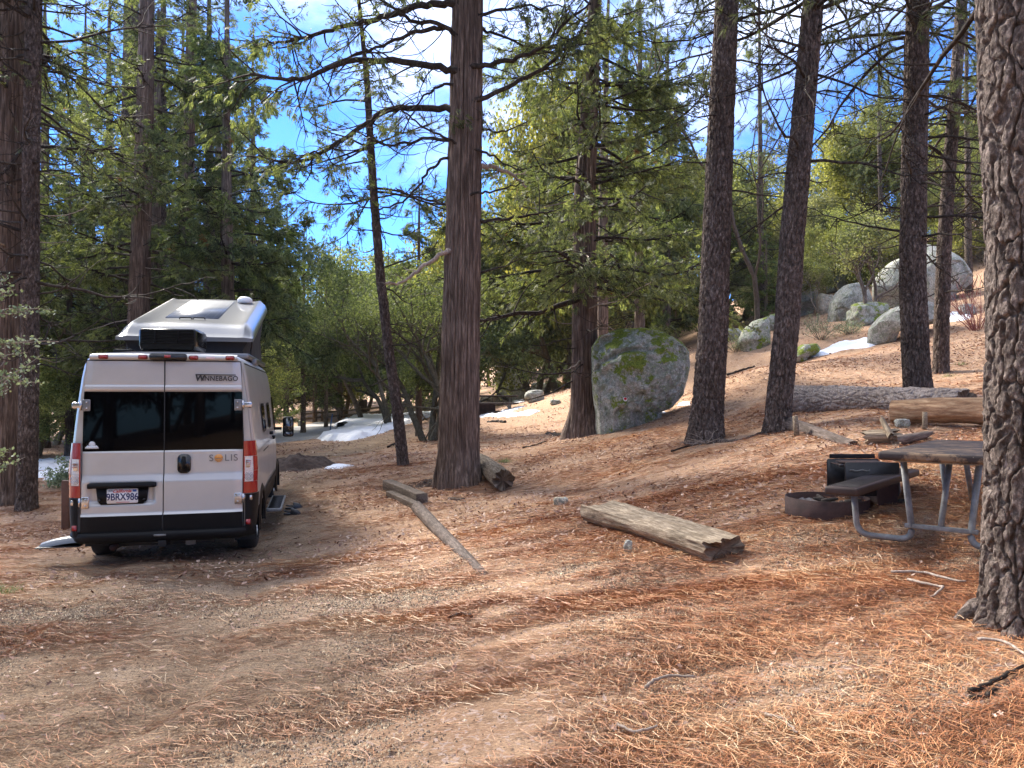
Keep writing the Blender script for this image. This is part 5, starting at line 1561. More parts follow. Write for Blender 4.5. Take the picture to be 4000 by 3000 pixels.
# ------------------------------------------------------------------ picnic table
M_BROWN = simple('brown_coated_plastic', (.042, .027, .023), .6, noise=.3, nscale=5, bump=.15, spec=.25)
M_WORN = None
def worn():
    m, n, b = newmat('worn_table_top'); oc = objcoord(n)
    z = ramp(n, noise(n, 3.2, mapping(n, oc, (2.6, 1, 1)), 6, .75), [(.52, (0, 0, 0)), (.60, (1, 1, 1))])
    sc = ramp(n, noise(n, 12, mapping(n, oc, (4, 1, 1), (0, 0, .6)), 3, .6), [(.64, (0, 0, 0)), (.67, (1, 1, 1))])
    c = mixc(n, z, (.036, .026, .023), (.19, .125, .075)); c = mixc(n, sc, c, (.20, .16, .13))
    n.links.new(c, b.inputs['Base Color']); b.inputs['Roughness'].default_value = .65; b.inputs['Specular IOR Level'].default_value = .3
    return m
M_WORN = worn()
M_GALV = simple('galvanised_steel', (.20, .20, .19), .6, metal=.15, noise=.35, nscale=14, bump=.1)
M_STEEL = simple('dark_steel', (.018, .018, .02), .45, metal=.4, noise=.4, nscale=12)
M_RUST = simple('rusty_steel', (.045, .022, .018), .85, metal=.2, noise=.45, nscale=9, bump=.3)

def pipe_path(pts_, rad=.11, n=7):
    """rounded polyline"""
    out = []
    P_ = [np.array(p, float) for p in pts_]
    out.append(P_[0])
    for i in range(1, len(P_) - 1):
        a = unit(P_[i - 1] - P_[i]); b = unit(P_[i + 1] - P_[i])
        s = P_[i] + a * rad; e = P_[i] + b * rad
        for k in range(n + 1):
            t = k / n
            out.append((1 - t) ** 2 * s + 2 * t * (1 - t) * P_[i] + t * t * e)
    out.append(P_[-1])
    return np.array(out)

def slab_mesh(g, L_, W_, T_, z, y, nholes=True):
    box(g, (L_ / 2 - L_ / 2, y, z - T_ / 2), (L_, W_, T_), bev=.022)
def picnic_table(loc, rz, label, L_=1.85, W_=.76, top=.76, seat=.45, detail=True, group=None):
    """table long axis is local x; benches at +-y"""
    root = empty('picnic_table', loc, rz, label, 'picnic table', group)
    g = Geo(); box(g, (0, 0, top - .035), (L_, W_, .068), bev=.022); g.build('table_top', M_WORN if detail else M_BROWN, root)
    if detail:
        g = Geo(); box(g, (0, 0, top - .075), (L_ - .3, W_ - .16, .028), bev=.008); g.build('top_frame', M_GALV, root)
    for s in (-1, 1):
        g = Geo(); box(g, (0, s * .66, seat - .035), (L_, .27, .068), bev=.02); se = g.build('bench_seat', M_BROWN, root)
        if detail:
            # raised rim and rows of perforations
            g = Geo()
            for k in range(13):
                box(g, (0, s * .66 - .1 + k * .0167, seat + .0045), (L_ - .10, .004, .003))
            g.build('seat_mesh', M_STEEL, se)
    for e in (-1, 1):
        x = e * (L_ / 2 - .34)
        for s in (-1, 1):
            g = Geo()
            # one tube: from the seat down, along the ground, up to the table top
            pts_ = [(x, s * .66, seat - .055), (x, s * .63, .025), (x, s * .20, .025), (x, s * .27, top - .09)] if detail else [(x, s * .66, seat - .05), (x, s * .60, .02), (x, s * .2, .02), (x, s * .27, top - .06)]
            tube(g, pipe_path(pts_), .0255, 14 if detail else 6)
            g.build('leg', M_GALV, root, smooth=True)
        g = Geo(); box(g, (x, 0, .14), (.045, .52, .035), bev=.005)
        g.build('crossbar', M_GALV, root)
        g = Geo(); tube(g, [(x, 0, .15), (x - e * .38, 0, top - .09)], [.024, .024], 12)
        g.build('brace', M_GALV, root, smooth=True)
    return root
# near table: corner at px (1900,975); legs reach the ground at (2030,1170)
PT_RZ = R(8)
def solve_table():
    # near left corner of the top seen at (1900,985)
    c = P(1899, 984, 6.15)
    return c
tc_ = solve_table()
ptc = np.array([3.88, 6.70]); gz = .385
picnic_table((ptc[0], ptc[1], gz), R(50), 'brown coated picnic table with galvanised tube legs half hidden by the massive close trunk', L_=2.1)
b = gp(1062, 893, 0)
picnic_table(b, R(-4), 'near one of the two far picnic tables, standing in the snow streak', L_=2.2, detail=False)
b2_ = gp(1076, 876, 0)
picnic_table(b2_, R(60), 'farther of the two far picnic tables, before the tall far boulder', L_=1.5, detail=False)
# fire pit ------------------------------------------------------------------
fb = gp(1786, 1101, 0)
root = empty('fire_pit', fb, 0, 'rusty steel fire ring with a black grill box beside the picnic bench', 'fire pit')
g = Geo(); r_ = .385; n_ = 72; hh_ = .115
th = np.arange(n_) * 2 * math.pi / n_
prof = [(r_, -.06), (r_, hh_), (r_ - .008, hh_), (r_ - .008, -.06)]
V = np.array([[(a * math.cos(t), a * math.sin(t), z) for t in th] for a, z in prof])
g.add(V.reshape(-1, 3), grid_faces(n_, 4, True)); g.build('ring', M_RUST, root, smooth=False)
M_ASH = simple('ash', (.16, .14, .13), .95, noise=.7, nscale=25, bump=.8)
gx, gy = np.meshgrid(np.linspace(-.39, .39, 50), np.linspace(-.39, .39, 50)); rr_ = np.hypot(gx, gy)
z = .035 + fbm(gx * 12, gy * 12, s=5, o=4) * .10 - .03 * (rr_ > .36)
f_ = grid_faces(50, 50); f_ = f_[(rr_.ravel()[f_] < .375).all(1)]
g = Geo(); g.add(np.stack([gx, gy, z], -1).reshape(-1, 3), f_); g.build('ash', M_ASH, root)
for i in range(5):
    g = Geo(); a = i * 1.4
    tube(g, wander(np.random.default_rng(i), (-.05 + .05 * i, .1 * math.sin(a), .07), (math.cos(a), math.sin(a), .1), .16, 5, .1), [.02, .024, .022, .02, .012], 7)
    g.build('charred_wood', M_ROT, root)
# grill box on the right of the ring: plates, bars, handles, hinge bracket
GX, GY = .28, -.08
for y_, nm in ((-.14, 'side_plate'), (.28, 'side_plate')):
    g = Geo(); prism(g, rrect(GX - .16, GX + .36, .14, .46, .02), y_, y_ + .008)
    g.build(nm, M_STEEL, root)
g = Geo()
for i in range(13):
    x = GX - .12 + i * .038
    tube(g, [(x, -.13, .42), (x, .285, .42)], .007, 6)
g.build('grill_bars', M_RUST, root)
g = Geo(); box(g, (GX + .10, .07, .445), (.40, .30, .010)); g.build('cooking_plate', M_RUST, root)
g = Geo(); box(g, (GX + .10, .295, .485), (.46, .012, .045), bev=.003); g.build('back_rail', M_STEEL, root)
g = Geo(); tube(g, [(GX - .17, -.125, .43), (GX - .21, -.125, .43)], .012, 8); g.build('handle', M_STEEL, root)
g = Geo()
for i in range(14):
    a = i * .9; tube(g, [(GX - .12 + i * .014, -.152, .385 + .006 * math.sin(a)), (GX - .112 + i * .014, -.152, .385 + .006 * math.cos(a))], .006, 5)
g.build('spring_handle', M_GALV, root)
g = Geo(); box(g, (GX + .24, -.02, .10), (.20, .26, .30), bev=.006); g.build('hinge_box', M_RUST, root)
for y_ in (-.12, .22):
    g = Geo(); prism(g, rrect(GX + .34, GX + .46, -.03, .11, .04), y_, y_ + .01); g.build('bracket', M_STEEL, root)
    g = Geo(); tube(g, [(GX + .40, y_ - .02, .05), (GX + .40, y_ + .03, .05)], .018, 6); g.build('bolt', M_STEEL, root)
# far fire box
b = gp(1051, 895, 0); root = empty('fire_box', b, 0, 'small dark fire box in front of the near far table', 'fire box')
g = Geo(); box(g, (0, 0, .30), (.75, .6, .34), bev=.02); g.build('box', M_RUST, root)
g = Geo(); tube(g, [(-.15, 0, -.05), (-.15, 0, .14)], [.7, .7], 24); g.build('ring', M_RUST, root)

# rail fence -------------------------------------------------------------------
FP = [(655, 914), (695, 910), (733, 907), (777, 902), (821, 898), (862, 895)]
fpos = [gp(x, y, 0) for x, y in FP]
root = empty('rail_fence', fpos[0], 0, 'low grey split rail fence beyond the snow and the road', 'fence')
for i, q in enumerate(fpos):
    q = q - fpos[0]
    g = Geo(); tube(g, [q + [0, 0, -.2], q + [.02, 0, .4], q + [0, 0, .82]], [.10, .09, .08], 7); g.build('post', M_GREYWOOD, root)
    if i:
        p_ = fpos[i - 1] - fpos[0]
        for hh_ in (.30, .62):
            g = Geo(); tube(g, [p_ + [0, .04, hh_], (p_ + q) / 2 + [0, .04, hh_ - .03], q + [0, .04, hh_]], [.06, .07, .055], 6); g.build('rail', M_GREYWOOD, root)
def post(px, ht, w_, label, mat, name='post', cat='post', rz=0, d_=None):
    b = gp(*px, 0); g = Geo(); box(g, (0, 0, ht / 2 - .1), (w_, d_ or w_, ht + .2), bev=min(.01, w_ * .1))
    if name == 'stump':
        g = Geo(); tube(g, [(0, 0, -.1), (0, 0, ht * .4), (.02, 0, ht)], [w_ * .62, w_ * .5, w_ * .5], 18)
    o = g.build(name, mat); o.location = b; o.rotation_euler[2] = rz; return tag(o, label, cat)
M_POSTBR = simple('brown_painted_wood', (.10, .045, .028), .6, noise=.3, nscale=12, bump=.2)
M_YEL = simple('yellow_painted_wood', (.55, .36, .14), .6, noise=.2)
post((143, 1143), .74, .11, 'short brown wooden post behind the left rear corner of the van', M_POSTBR, rz=.2)
post((937, 928), .75, .14, 'yellowish wooden post half hidden behind the big cedar', M_YEL)
post((746, 903), .62, .35, 'pale sawn stump beside the rail fence', M_PEELED, 'stump', 'stump')
post((1223, 838), 1.1, .62, 'reddish sawn stump on the far bank left of the second cedar', M_PEELED, 'stump', 'stump')
post((848, 893), 1.1, .9, 'dark brown stump beyond the snow bank', M_DARKWOOD, 'stump', 'stump')
post((783, 897), 1.2, .7, 'broken brown stump behind the middle of the rail fence', M_DARKWOOD, 'stump', 'stump')
b = gp(713, 934, 0); g = Geo(); tube(g, [(0, 0, -.05), (.05, 0, .5), (.12, 0, .95)], .035, 8)
o = g.build('marker_stake', simple('blue_grey_plastic', (.10, .16, .30), .5)); o.location = b; tag(o, 'thin leaning blue grey stake in the snow bank', 'stake')
b = gp(737, 928, .20); g = Geo()
tube(g, [(0, -.25, 0), (0, .9, 0)], [.20, .20], 24, cap=False); tube(g, [(0, .9, 0), (0, -.15, 0)], [.17, .17], 24)
o = g.build('drain_pipe', simple('black_plastic', (.010, .010, .011), .5)); o.location = b; tag(o, 'round black pipe mouth in the snow bank at the road edge', 'pipe')

# clogs by the van -----------------------------------------------------------------
M_RUBBER = simple('black_rubber', (.012, .012, .013), .35, noise=.2, nscale=30)
def clog(px, rz, label):
    b = gp(*px, .0)
    root = empty('clog', b, rz, label, 'shoe', 'pair of clogs by the van')
    g = Geo(); n_ = 28; nv = 9
    th = np.arange(n_) * 2 * math.pi / n_
    L_, W_ = .14, .052
    outline = np.stack([W_ * np.cos(th) * (1 + .12 * np.sin(th)), L_ * np.sin(th)], -1)
    rings = []
    for k, (s, z) in enumerate(((.93, 0), (1.0, .008), (1.0, .022), (.97, .028))):
        rings.append(np.column_stack([outline * s, np.full(n_, z)]))
    V = np.array(rings); g.add(V.reshape(-1, 3), grid_faces(n_, 4, True)); g.poly(rings[-1] , [list(range(n_))]); g.poly(rings[0], [list(range(n_))[::-1]])
    g.build('sole', M_RUBBER, root, smooth=False)
    g = Geo(); nu_, nv_ = 20, 12   # toe cover
    U, Vv = np.meshgrid(np.linspace(0, math.pi, nu_), np.linspace(0, 1, nv_))
    yy = -.01 + Vv * .15; ww = W_ * .97 * np.sqrt(np.clip(1 - (np.clip(yy, 0, .139) / .14) ** 2.2, .01, 1)); hh = (.085 - .035 * Vv) * np.clip((1 - Vv ** 6), .15, 1)
    g.add(np.stack([ww * np.cos(U), yy, .026 + hh * np.sin(U)], -1).reshape(-1, 3), grid_faces(nu_, nv_))
    g.build('upper', M_RUBBER, root, smooth=True)
    g = Geo()   # heel strap
    t_ = np.linspace(math.pi, 2 * math.pi, 14)
    tube(g, np.stack([W_ * .95 * np.cos(t_), -.0 + .125 * np.sin(t_), .045 + .02 * -np.sin(t_)], -1), .009, 6)
    g.build('strap', M_RUBBER, root, smooth=True)
clog((635, 1101), R(-70), 'farther black clog on the ground right of the van')
clog((631, 1114), R(-95), 'nearer black clog on the ground right of the van')

# ------------------------------------------------------------------ the van
M_PAINT = simple('silver_paint', (.465, .462, .452), .36, metal=.3, coat=.4, noise=.06, nscale=2)
M_PAINT2 = simple('roof_shell_gelcoat', (.17, .175, .185), .28, metal=.3, coat=.3)
M_BLK = simple('black_trim', (.004, .004, .0045), .55, noise=.2, nscale=30, spec=.2)
M_GLASS = simple('privacy_glass', (.0015, .0015, .002), .03, spec=.10)
M_BLK2 = simple('gloss_black', (.006, .006, .007), .22)
M_SEAM = simple('panel_gap', (.004, .004, .004), .8)
M_REDL = simple('red_lens', (.27, .003, .006), .15, coat=.5)
M_REDD = simple('dark_red_lens', (.14, .004, .005), .2, coat=.5)
M_CLEARL = simple('clear_lens', (.62, .60, .60), .12, coat=1, noise=.25, nscale=60)
M_CHROME = simple('chrome', (.50, .50, .52), .25, metal=1)
M_TYRE = simple('tyre', (.016, .016, .017), .85, noise=.3, nscale=40)
M_ALLOY = simple('alloy', (.45, .46, .48), .3, metal=.9)
M_PLATE = simple('plate_white', (.78, .78, .76), .45)
M_INKB = simple('plate_blue', (.012, .02, .09), .5); M_INKR = simple('script_red', (.55, .05, .05), .5)
M_ORANGE = simple('logo_orange', (.62, .27, .06), .45); M_GREYT = simple('logo_grey', (.13, .13, .14), .4); M_DKGREY = simple('badge_dark', (.025, .025, .028), .4)
M_MIRROR = simple('mirror', (.10, .11, .12), .1, metal=.9)
M_FABRIC = simple('tent_fabric', (.018, .018, .020), .85, noise=.2, nscale=20)
M_UNDER = simple('underbody', (.02, .019, .018), .8, noise=.4, nscale=10)
M_SOLAR = None
def solar():
    m, n, b = newmat('solar_panel'); oc = objcoord(n)
    br = n.nodes.new('ShaderNodeTexBrick'); br.inputs['Scale'].default_value = 1
    br.offset = 0; br.inputs['Brick Width'].default_value = .125; br.inputs['Row Height'].default_value = .125; br.inputs['Mortar Size'].default_value = .003
    br.inputs['Color1'].default_value = (.11, .125, .15, 1); br.inputs['Color2'].default_value = (.10, .115, .14, 1); br.inputs['Mortar'].default_value = (.20, .21, .23, 1)
    n.links.new(oc, br.inputs['Vector']); n.links.new(br.outputs[0], b.inputs['Base Color'])
    b.inputs['Roughness'].default_value = .4; b.inputs['Coat Weight'].default_value = .15
    return m
M_SOLAR = solar()
VZ = -.435
VAN = empty('camper_van', (-4.085, 9.05, VZ), R(14.2), 'silver camper van with black rear glass and a raised pop top roof, seen from behind', 'camper van')
VL = 5.95
prof = [(.80, .34), (.97, .36), (1.005, .45), (1.02, .62), (1.028, .85), (1.025, 1.05), (1.028, 1.12), (1.015, 1.35), (.985, 1.65), (.952, 1.95), (.915, 2.22), (.888, 2.36), (.855, 2.44), (.79, 2.492), (.68, 2.515), (.40, 2.53), (0, 2.535)]
PX = np.array([p[0] for p in prof]); PZ = np.array([p[1] for p in prof])
def topz(y): return np.interp(y, [0, 4.35, 4.6, 4.9, 5.15, 5.35, 5.6, 5.85, 5.95], [2.535, 2.535, 2.42, 2.05, 1.66, 1.36, 1.26, 1.10, .9])
def wf(y): return np.interp(y, [.045, .06, .09, .16, 4.6, 5.2, 5.6, 5.85, 5.95], [.958, .978, .992, 1, 1, .975, .93, .84, .72])
def hw(y, z):
    t = topz(y); zz_ = z
    zn = .34 + (z - .34) * (2.535 - .34) / (t - .34) if t < 2.53 and z > 1.0 and False else z
    return float(np.interp(zn, PZ, PX)) * float(wf(y))
ysec = np.array([.045, .06, .09, .16, .5, .62, .75, .9, 1.0, 1.15, 1.3, 1.45, 1.6, 1.7, 2.5, 3.2, 3.8, 4.2, 4.4, 4.6, 4.75, 4.9, 5.02, 5.15, 5.25, 5.35, 5.5, 5.6, 5.75, 5.85, 5.95])
WR, WF_ = 1.00, 5.04                       # wheel centres along the van
def ring_at(y):
    t = topz(y)
    z = .34 + (PZ - .34) * (t - .34) / (2.535 - .34)
    # keep the lower body where it is, squeeze the greenhouse only
    z = np.where(PZ < 1.0, np.minimum(PZ, t - .02 * (np.arange(len(PZ)))), np.interp(PZ, [1.0, 2.535], [min(1.0, t - .2), t]))
    x = PX * wf(y)
    return x, z
V = []
for y in ysec:
    x, z = ring_at(y)
    V.append([(a, y, b) for a, b in zip(x, z)] + [(-a, y, b) for a, b in zip(x[-2::-1], z[-2::-1])])
V = np.array(V); nr = V.shape[1]
g = Geo(); fc = grid_faces(nr, len(ysec))
yc_ = ysec[fc[:, 0] // nr] * .5 + ysec[fc[:, 2] // nr] * .5
zc_ = V.reshape(-1, 3)[fc][:, :, 2].mean(1)
arch = lambda yc, zc: ((yc - WR) ** 2 + (zc - .36) ** 2 < .43 ** 2) | ((yc - WF_) ** 2 + (zc - .36) ** 2 < .43 ** 2)
g.add(V.reshape(-1, 3), fc[~(zc_ < .62)], 0); g.add(V.reshape(-1, 3), fc[(zc_ < .62) & ~arch(yc_, zc_)], 1)
g.f.append((np.array([list(range(nr))]) + 0, 0))
g.f.append((np.array([list(range((len(ysec) - 1) * nr, len(ysec) * nr))[::-1]]), 0))
body = g.build('body', [M_PAINT, M_BLK], VAN, smooth=False)
for p_ in body.data.polygons: p_.use_smooth = len(p_.vertices) < 6
g = Geo(); box(g, (0, 2.9, .36), (1.7, 5.6, .14)); g.build('underbody', M_UNDER, VAN)

# rear doors as relief sheets
Zl = [.447, .475, .625, .628, .640, 1.02, 1.045, 1.085, 1.352, 1.360]
def edge_x(z): return np.interp(z, [.44, .8, 1.5, 1.9, 2.2, 2.42], [.880, .872, .872, .866, .852, .838])
def door_y(x, z, s):
    y = np.interp(z, [.44, .62, .635, .66, 1.015, 1.045, 1.10, 1.34, 1.362, 1.375, 2.055, 2.07, 2.078, 2.128, 2.138, 2.15, 2.36, 2.42],
                     [-.075, -.085, -.085, -.062, -.062, -.050, -.030, -.026, -.028, -.004, .0, -.014, -.030, -.028, -.004, -.010, -.006, .0])
    if s < 0:   # moulded hollow round the number plate
        dx = np.minimum(x + .835, -.065 - x); dz = np.minimum(z - .745, 1.03 - z)
        y = y + .040 * sstep(0, .07, dx) * sstep(0, .06, dz)
    return y
for s in (-1, 1):
    nz_ = 150; nx_ = 50
    zz_ = np.linspace(.447, 2.418, nz_)
    V = []
    for z in zz_:
        e = edge_x(z); xs_ = np.linspace(.006, e, nx_)
        yv = door_y(s * xs_, np.full(nx_, z), s) + .018 * sstep(.85 * e, e, xs_) ** 2 + .010 * (xs_ / e) ** 2
        V.append(np.stack([s * xs_, yv, np.full(nx_, z)], -1))
    V = np.array(V)
    V2 = V.copy(); V2[..., 1] = .02
    g = Geo(); f_ = grid_faces(nx_, nz_)
    if s < 0: f_ = f_[:, ::-1]
    zc = V.reshape(-1, 3)[f_][:, :, 2].mean(1)
    trim = (zc < .627); glass = (zc > 1.372) & (zc < 2.062)
    g.add(V.reshape(-1, 3), f_[~trim & ~glass], 0)
    # border walls
    per = [(0, j) for j in range(nx_)] + [(i, nx_ - 1) for i in range(1, nz_)] + [(nz_ - 1, j) for j in range(nx_ - 2, -1, -1)] + [(i, 0) for i in range(nz_ - 2, 0, -1)]
    a = np.array([V[i, j] for i, j in per]); b_ = a.copy(); b_[:, 1] = .03
    m_ = len(per); q = np.stack([np.arange(m_), (np.arange(m_) + 1) % m_, m_ + (np.arange(m_) + 1) % m_, m_ + np.arange(m_)], -1)
    g.add(np.concatenate([a, b_]), q, 0)
    door = g.build('rear_door', M_PAINT, VAN, smooth=True)
    door.data.polygons.foreach_set('use_smooth', [True] * len(door.data.polygons))
    g = Geo(); g.add(V.reshape(-1, 3), f_[trim], 0); g.build('lower_trim', M_BLK, door, smooth=False)
    Vg = V.copy(); Vg[..., 1] = .010 * (np.abs(Vg[..., 0]) / .9) ** 2 - .008 
    g = Geo(); g.add(Vg.reshape(-1, 3), f_[glass], 0); g.build('rear_window', M_GLASS, door, smooth=True)
    # hinges
    for z, mt in ((1.905, 0), (.79, 1)):
        g = Geo()
        e = edge_x(z)
        box(g, (s * (e - .045), -.052, z), (.085, .022, .135), bev=.012, mat=0)
        box(g, (s * (e + .045), -.020, z), (.135, .03, .060), bev=.008, mat=1)
        box(g, (s * (e + .085), .0, z), (.04, .04, .075), bev=.010, mat=1)
        tube(g, [(s * (e + .012), -.058, z - .055), (s * (e + .012), -.058, z + .055)], .013, 10, 1)
        for dz in (-.035, .035):
            tube(g, [(s * (e - .05), -.060, z + dz), (s * (e - .05), -.070, z + dz)], .010, 8, 1)
        g.build('hinge', [M_PAINT2, M_CHROME] if mt == 0 else [M_CHROME, M_CHROME], door, smooth=False)
    if s > 0:
        g = Geo(); prism(g, rrect(.150, .295, 1.105, 1.325, .05, 8), -.052, -.020); hb = g.build('handle', M_BLK2, door)
        g = Geo(); tube(g, [(.222, -.060, 1.155), (.222, -.074, 1.21), (.222, -.060, 1.30)], [.018, .024, .018], 12); g.build('handle_grip', M_BLK, hb, smooth=True)
# seams
g = Geo(); box(g, (0, .004, 1.43), (.011, .04, 1.98)); g.build('door_gap', M_SEAM, VAN)
g = Geo(); prism(g, [(-.888, .44), (.888, .44), (.880, .8), (.880, 1.5), (.846, 2.428), (-.846, 2.428), (-.880, 1.5), (-.880, .8)], .032, .040); g.build('door_surround', M_SEAM, VAN)
# text ---------------------------------------------------------------------------
def text(body_, size, loc, rot, mat, parent, name='lettering', sx_=1.0, shear=0.0, bold=0.0, ext=.0015, align='CENTER', space=1.0):
    cu = bpy.data.curves.new('txt', 'FONT'); cu.body = body_; cu.size = size; cu.extrude = ext; cu.shear = shear; cu.offset = bold
    cu.align_x = align; cu.align_y = 'CENTER'; cu.space_character = space
    ob = bpy.data.objects.new('txt', cu); COL.objects.link(ob)
    bpy.context.view_layer.update()
    me = bpy.data.meshes.new_from_object(ob.evaluated_get(bpy.context.evaluated_depsgraph_get()))
    bpy.data.objects.remove(ob)
    me.name = name; me.materials.clear(); me.materials.append(mat)
    o = bpy.data.objects.new(name, me); COL.objects.link(o); o.parent = parent
    o.location = loc; o.rotation_euler = rot; o.scale = (sx_, 1, 1)
    return o
RX = R(90)
text('W', .100, (.385, -.018, 2.222), (RX, 0, 0), M_DKGREY, VAN, 'badge_lettering', 1.0, .15, .004)
text('INNEBAGO', .082, (.615, -.018, 2.218), (RX, 0, 0), M_DKGREY, VAN, 'badge_lettering', .92, .05, .0014, space=1.06)
g = Geo(); prism(g, [(.345, 2.260), (.790, 2.258), (.790, 2.268), (.335, 2.272)], -.020, -.008); g.build('badge_bar', M_DKGREY, VAN)
lo = text('S', .112, (.520, -.035, 1.272), (RX, 0, 0), M_GREYT, VAN, 'logo_lettering', 1.05)
text('LIS', .112, (.745, -.035, 1.272), (RX, 0, 0), M_GREYT, VAN, 'logo_lettering', 1.05, space=1.12)
g = Geo(); n_ = 26
pts_ = [(.603 + .048 * math.cos(t), 1.272 + .048 * math.sin(t)) for t in np.linspace(-.05, math.pi + .05, n_)]
prism(g, pts_, -.040, -.028)
for k, (z0_, z1_) in enumerate(((1.248, 1.262), (1.236, 1.244), (1.228, 1.233))):
    w_ = math.sqrt(max(.048 ** 2 - (1.272 - z0_) ** 2, .0001)); prism(g, [(.603 - w_, z0_), (.603 + w_, z0_), (.603 + w_, z1_), (.603 - w_, z1_)], -.040, -.028)
g.build('logo_sun', M_ORANGE, VAN)
# number plate
g = Geo(); prism(g, rrect(-.795, -.075, .955, 1.012, .012), -.105, -.03); g.build('plate_light_bar', M_BLK, VAN)
g = Geo(); prism(g, [(-.715, .955), (-.695, .80), (-.66, .765), (-.215, .765), (-.18, .80), (-.165, .955)], -.062, -.02); pb = g.build('plate_bracket', M_BLK, VAN)
for x in (-.675, -.205):
    g = Geo(); tube(g, [(x, -.064, .815), (x, -.070, .815)], .014, 12); g.build('screw', M_BLK2, pb)
g = Geo(); prism(g, rrect(-.598, -.270, .775, .945, .015), -.070, -.062); pl_ = g.build('number_plate', M_PLATE, VAN)
text('9BRX986', .112, (-.434, -.072, .847), (RX, 0, 0), M_INKB, pl_, 'plate_number', .78, 0, .002)
text('California', .050, (-.440, -.072, .916), (RX, 0, 0), M_INKR, pl_, 'plate_script', 1.0, .4, .001)
text('JUN', .026, (-.556, -.072, .922), (RX, 0, 0), M_INKB, pl_, 'plate_month')
g = Geo(); prism(g, rrect(-.325, -.285, .908, .932, .002), -.073, -.070); g.build('plate_sticker', simple('sticker_blue', (.03, .10, .35), .5), pl_)
g = Geo(); prism(g, [(-.50, .786), (-.36, .786), (-.36, .791), (-.50, .791)], -.072, -.070); g.build('plate_frame_text', M_INKR, pl_)
# sticker in the left window
g = Geo(); disc_ = [(-.77 + .035 * math.cos(t), 1.455 + .035 * math.sin(t)) for t in np.linspace(0, 2 * math.pi, 20, endpoint=False)]
prism(g, disc_, -.012, -.0085)
prism(g, [(-.845, 1.405), (-.700, 1.405), (-.705, 1.425), (-.725, 1.445), (-.745, 1.432), (-.77, 1.455), (-.795, 1.435), (-.815, 1.445), (-.84, 1.425)], -.0125, -.009)
g.build('sticker', simple('sticker_pale', (.55, .57, .58), .6, noise=.3, nscale=80), VAN)
# lamps
for s in (-1, 1):
    def lampring(z): 
        return np.interp(z, PZ, PX)
    for z0_, z1_, mt in ((.845, .985, M_REDL), (.985, 1.115, M_CLEARL), (1.115, 1.290, M_CLEARL), (1.290, 1.475, M_REDL)):
        g = Geo(); nn_ = 8; U = np.linspace(0, 1, 9); zz_ = np.linspace(z0_, z1_ - .003, nn_)
        V = []
        for z in zz_:
            xo = lampring(z); row = []
            for u in U:     # wraps from the rear face round the corner to the flank
                ang = u * math.pi / 2
                x = (edge_x(z) + .012) + (xo + .010 - edge_x(z) - .012) * math.sin(ang); y = -.028 + (.15) * (1 - math.cos(ang)) 
                row.append((s * x, y, z))
            V.append(row)
        f_ = grid_faces(9, nn_); f_ = f_ if s > 0 else f_[:, ::-1]
        g.add(np.array(V).reshape(-1, 3), f_)
        # a red rim around the clear parts
        l_ = g.build('tail_light', mt, VAN, smooth=True)
        if mt is M_CLEARL:
            g = Geo()
            V = np.array(V)
            for row_ in (V[:, 0], ):
                r2 = row_.copy(); r2[:, 0] += s * .014; 
                a = row_ + [0, -.004, 0]; b2 = r2 + [0, -.004, 0]
                g.add(np.concatenate([a, b2]), grid_faces(nn_, 2))
            r1 = V[:, 4:] + np.array([s * .003, -.003, 0]); g.add(r1.reshape(-1, 3), grid_faces(5, nn_) if s > 0 else grid_faces(5, nn_)[:, ::-1])
            g.build('red_rim', M_REDL, l_, smooth=True)
            if z0_ < 1:
                g = Geo()
                for rr2 in (.048, .034, .020):
                    t_ = np.linspace(0, 2 * math.pi, 24)
                    tube(g, np.stack([s * .945 + rr2 * np.cos(t_), np.full(24, -.026 + (0 if rr2 > .04 else -.004)), 1.05 + rr2 * np.sin(t_)], -1), .0035, 5)
                g.build('lamp_bowl', M_CHROME, l_, smooth=True)
            else:
                g = Geo()
                box(g, (s * .935, -.030, 1.20), (.05, .006, .09), bev=.002); g.build('lamp_reflector', M_CHROME, l_)
                g = Geo()
                for k in range(3): box(g, (s * .942, -.036, 1.235 - k * .02), (.06, .004, .006))
                g.build('red_stripes', M_REDL, l_)
    # rear corner cladding of the bumper
    g = Geo(); V = []
    for z in np.linspace(.40, .838, 8):
        xo = np.interp(z, PZ, PX); row = []
        for u in np.linspace(0, 1, 9):
            ang = u * math.pi / 2
            row.append((s * (.905 + (xo + .016 - .905) * math.sin(ang)), -.045 + .48 * (1 - math.cos(ang)) ** 1.3 * .6, z))
        V.append(row)
    f_ = grid_faces(9, 8); f_ = f_ if s > 0 else f_[:, ::-1]
    g.add(np.array(V).reshape(-1, 3), f_); g.build('corner_cladding', M_BLK, VAN, smooth=True)
    g = Geo(); prism(g, rrect(min(s * .915, s * .965), max(s * .915, s * .965), .475, .535, .004), -.052, -.03); g.build('reflector', M_REDL, VAN)
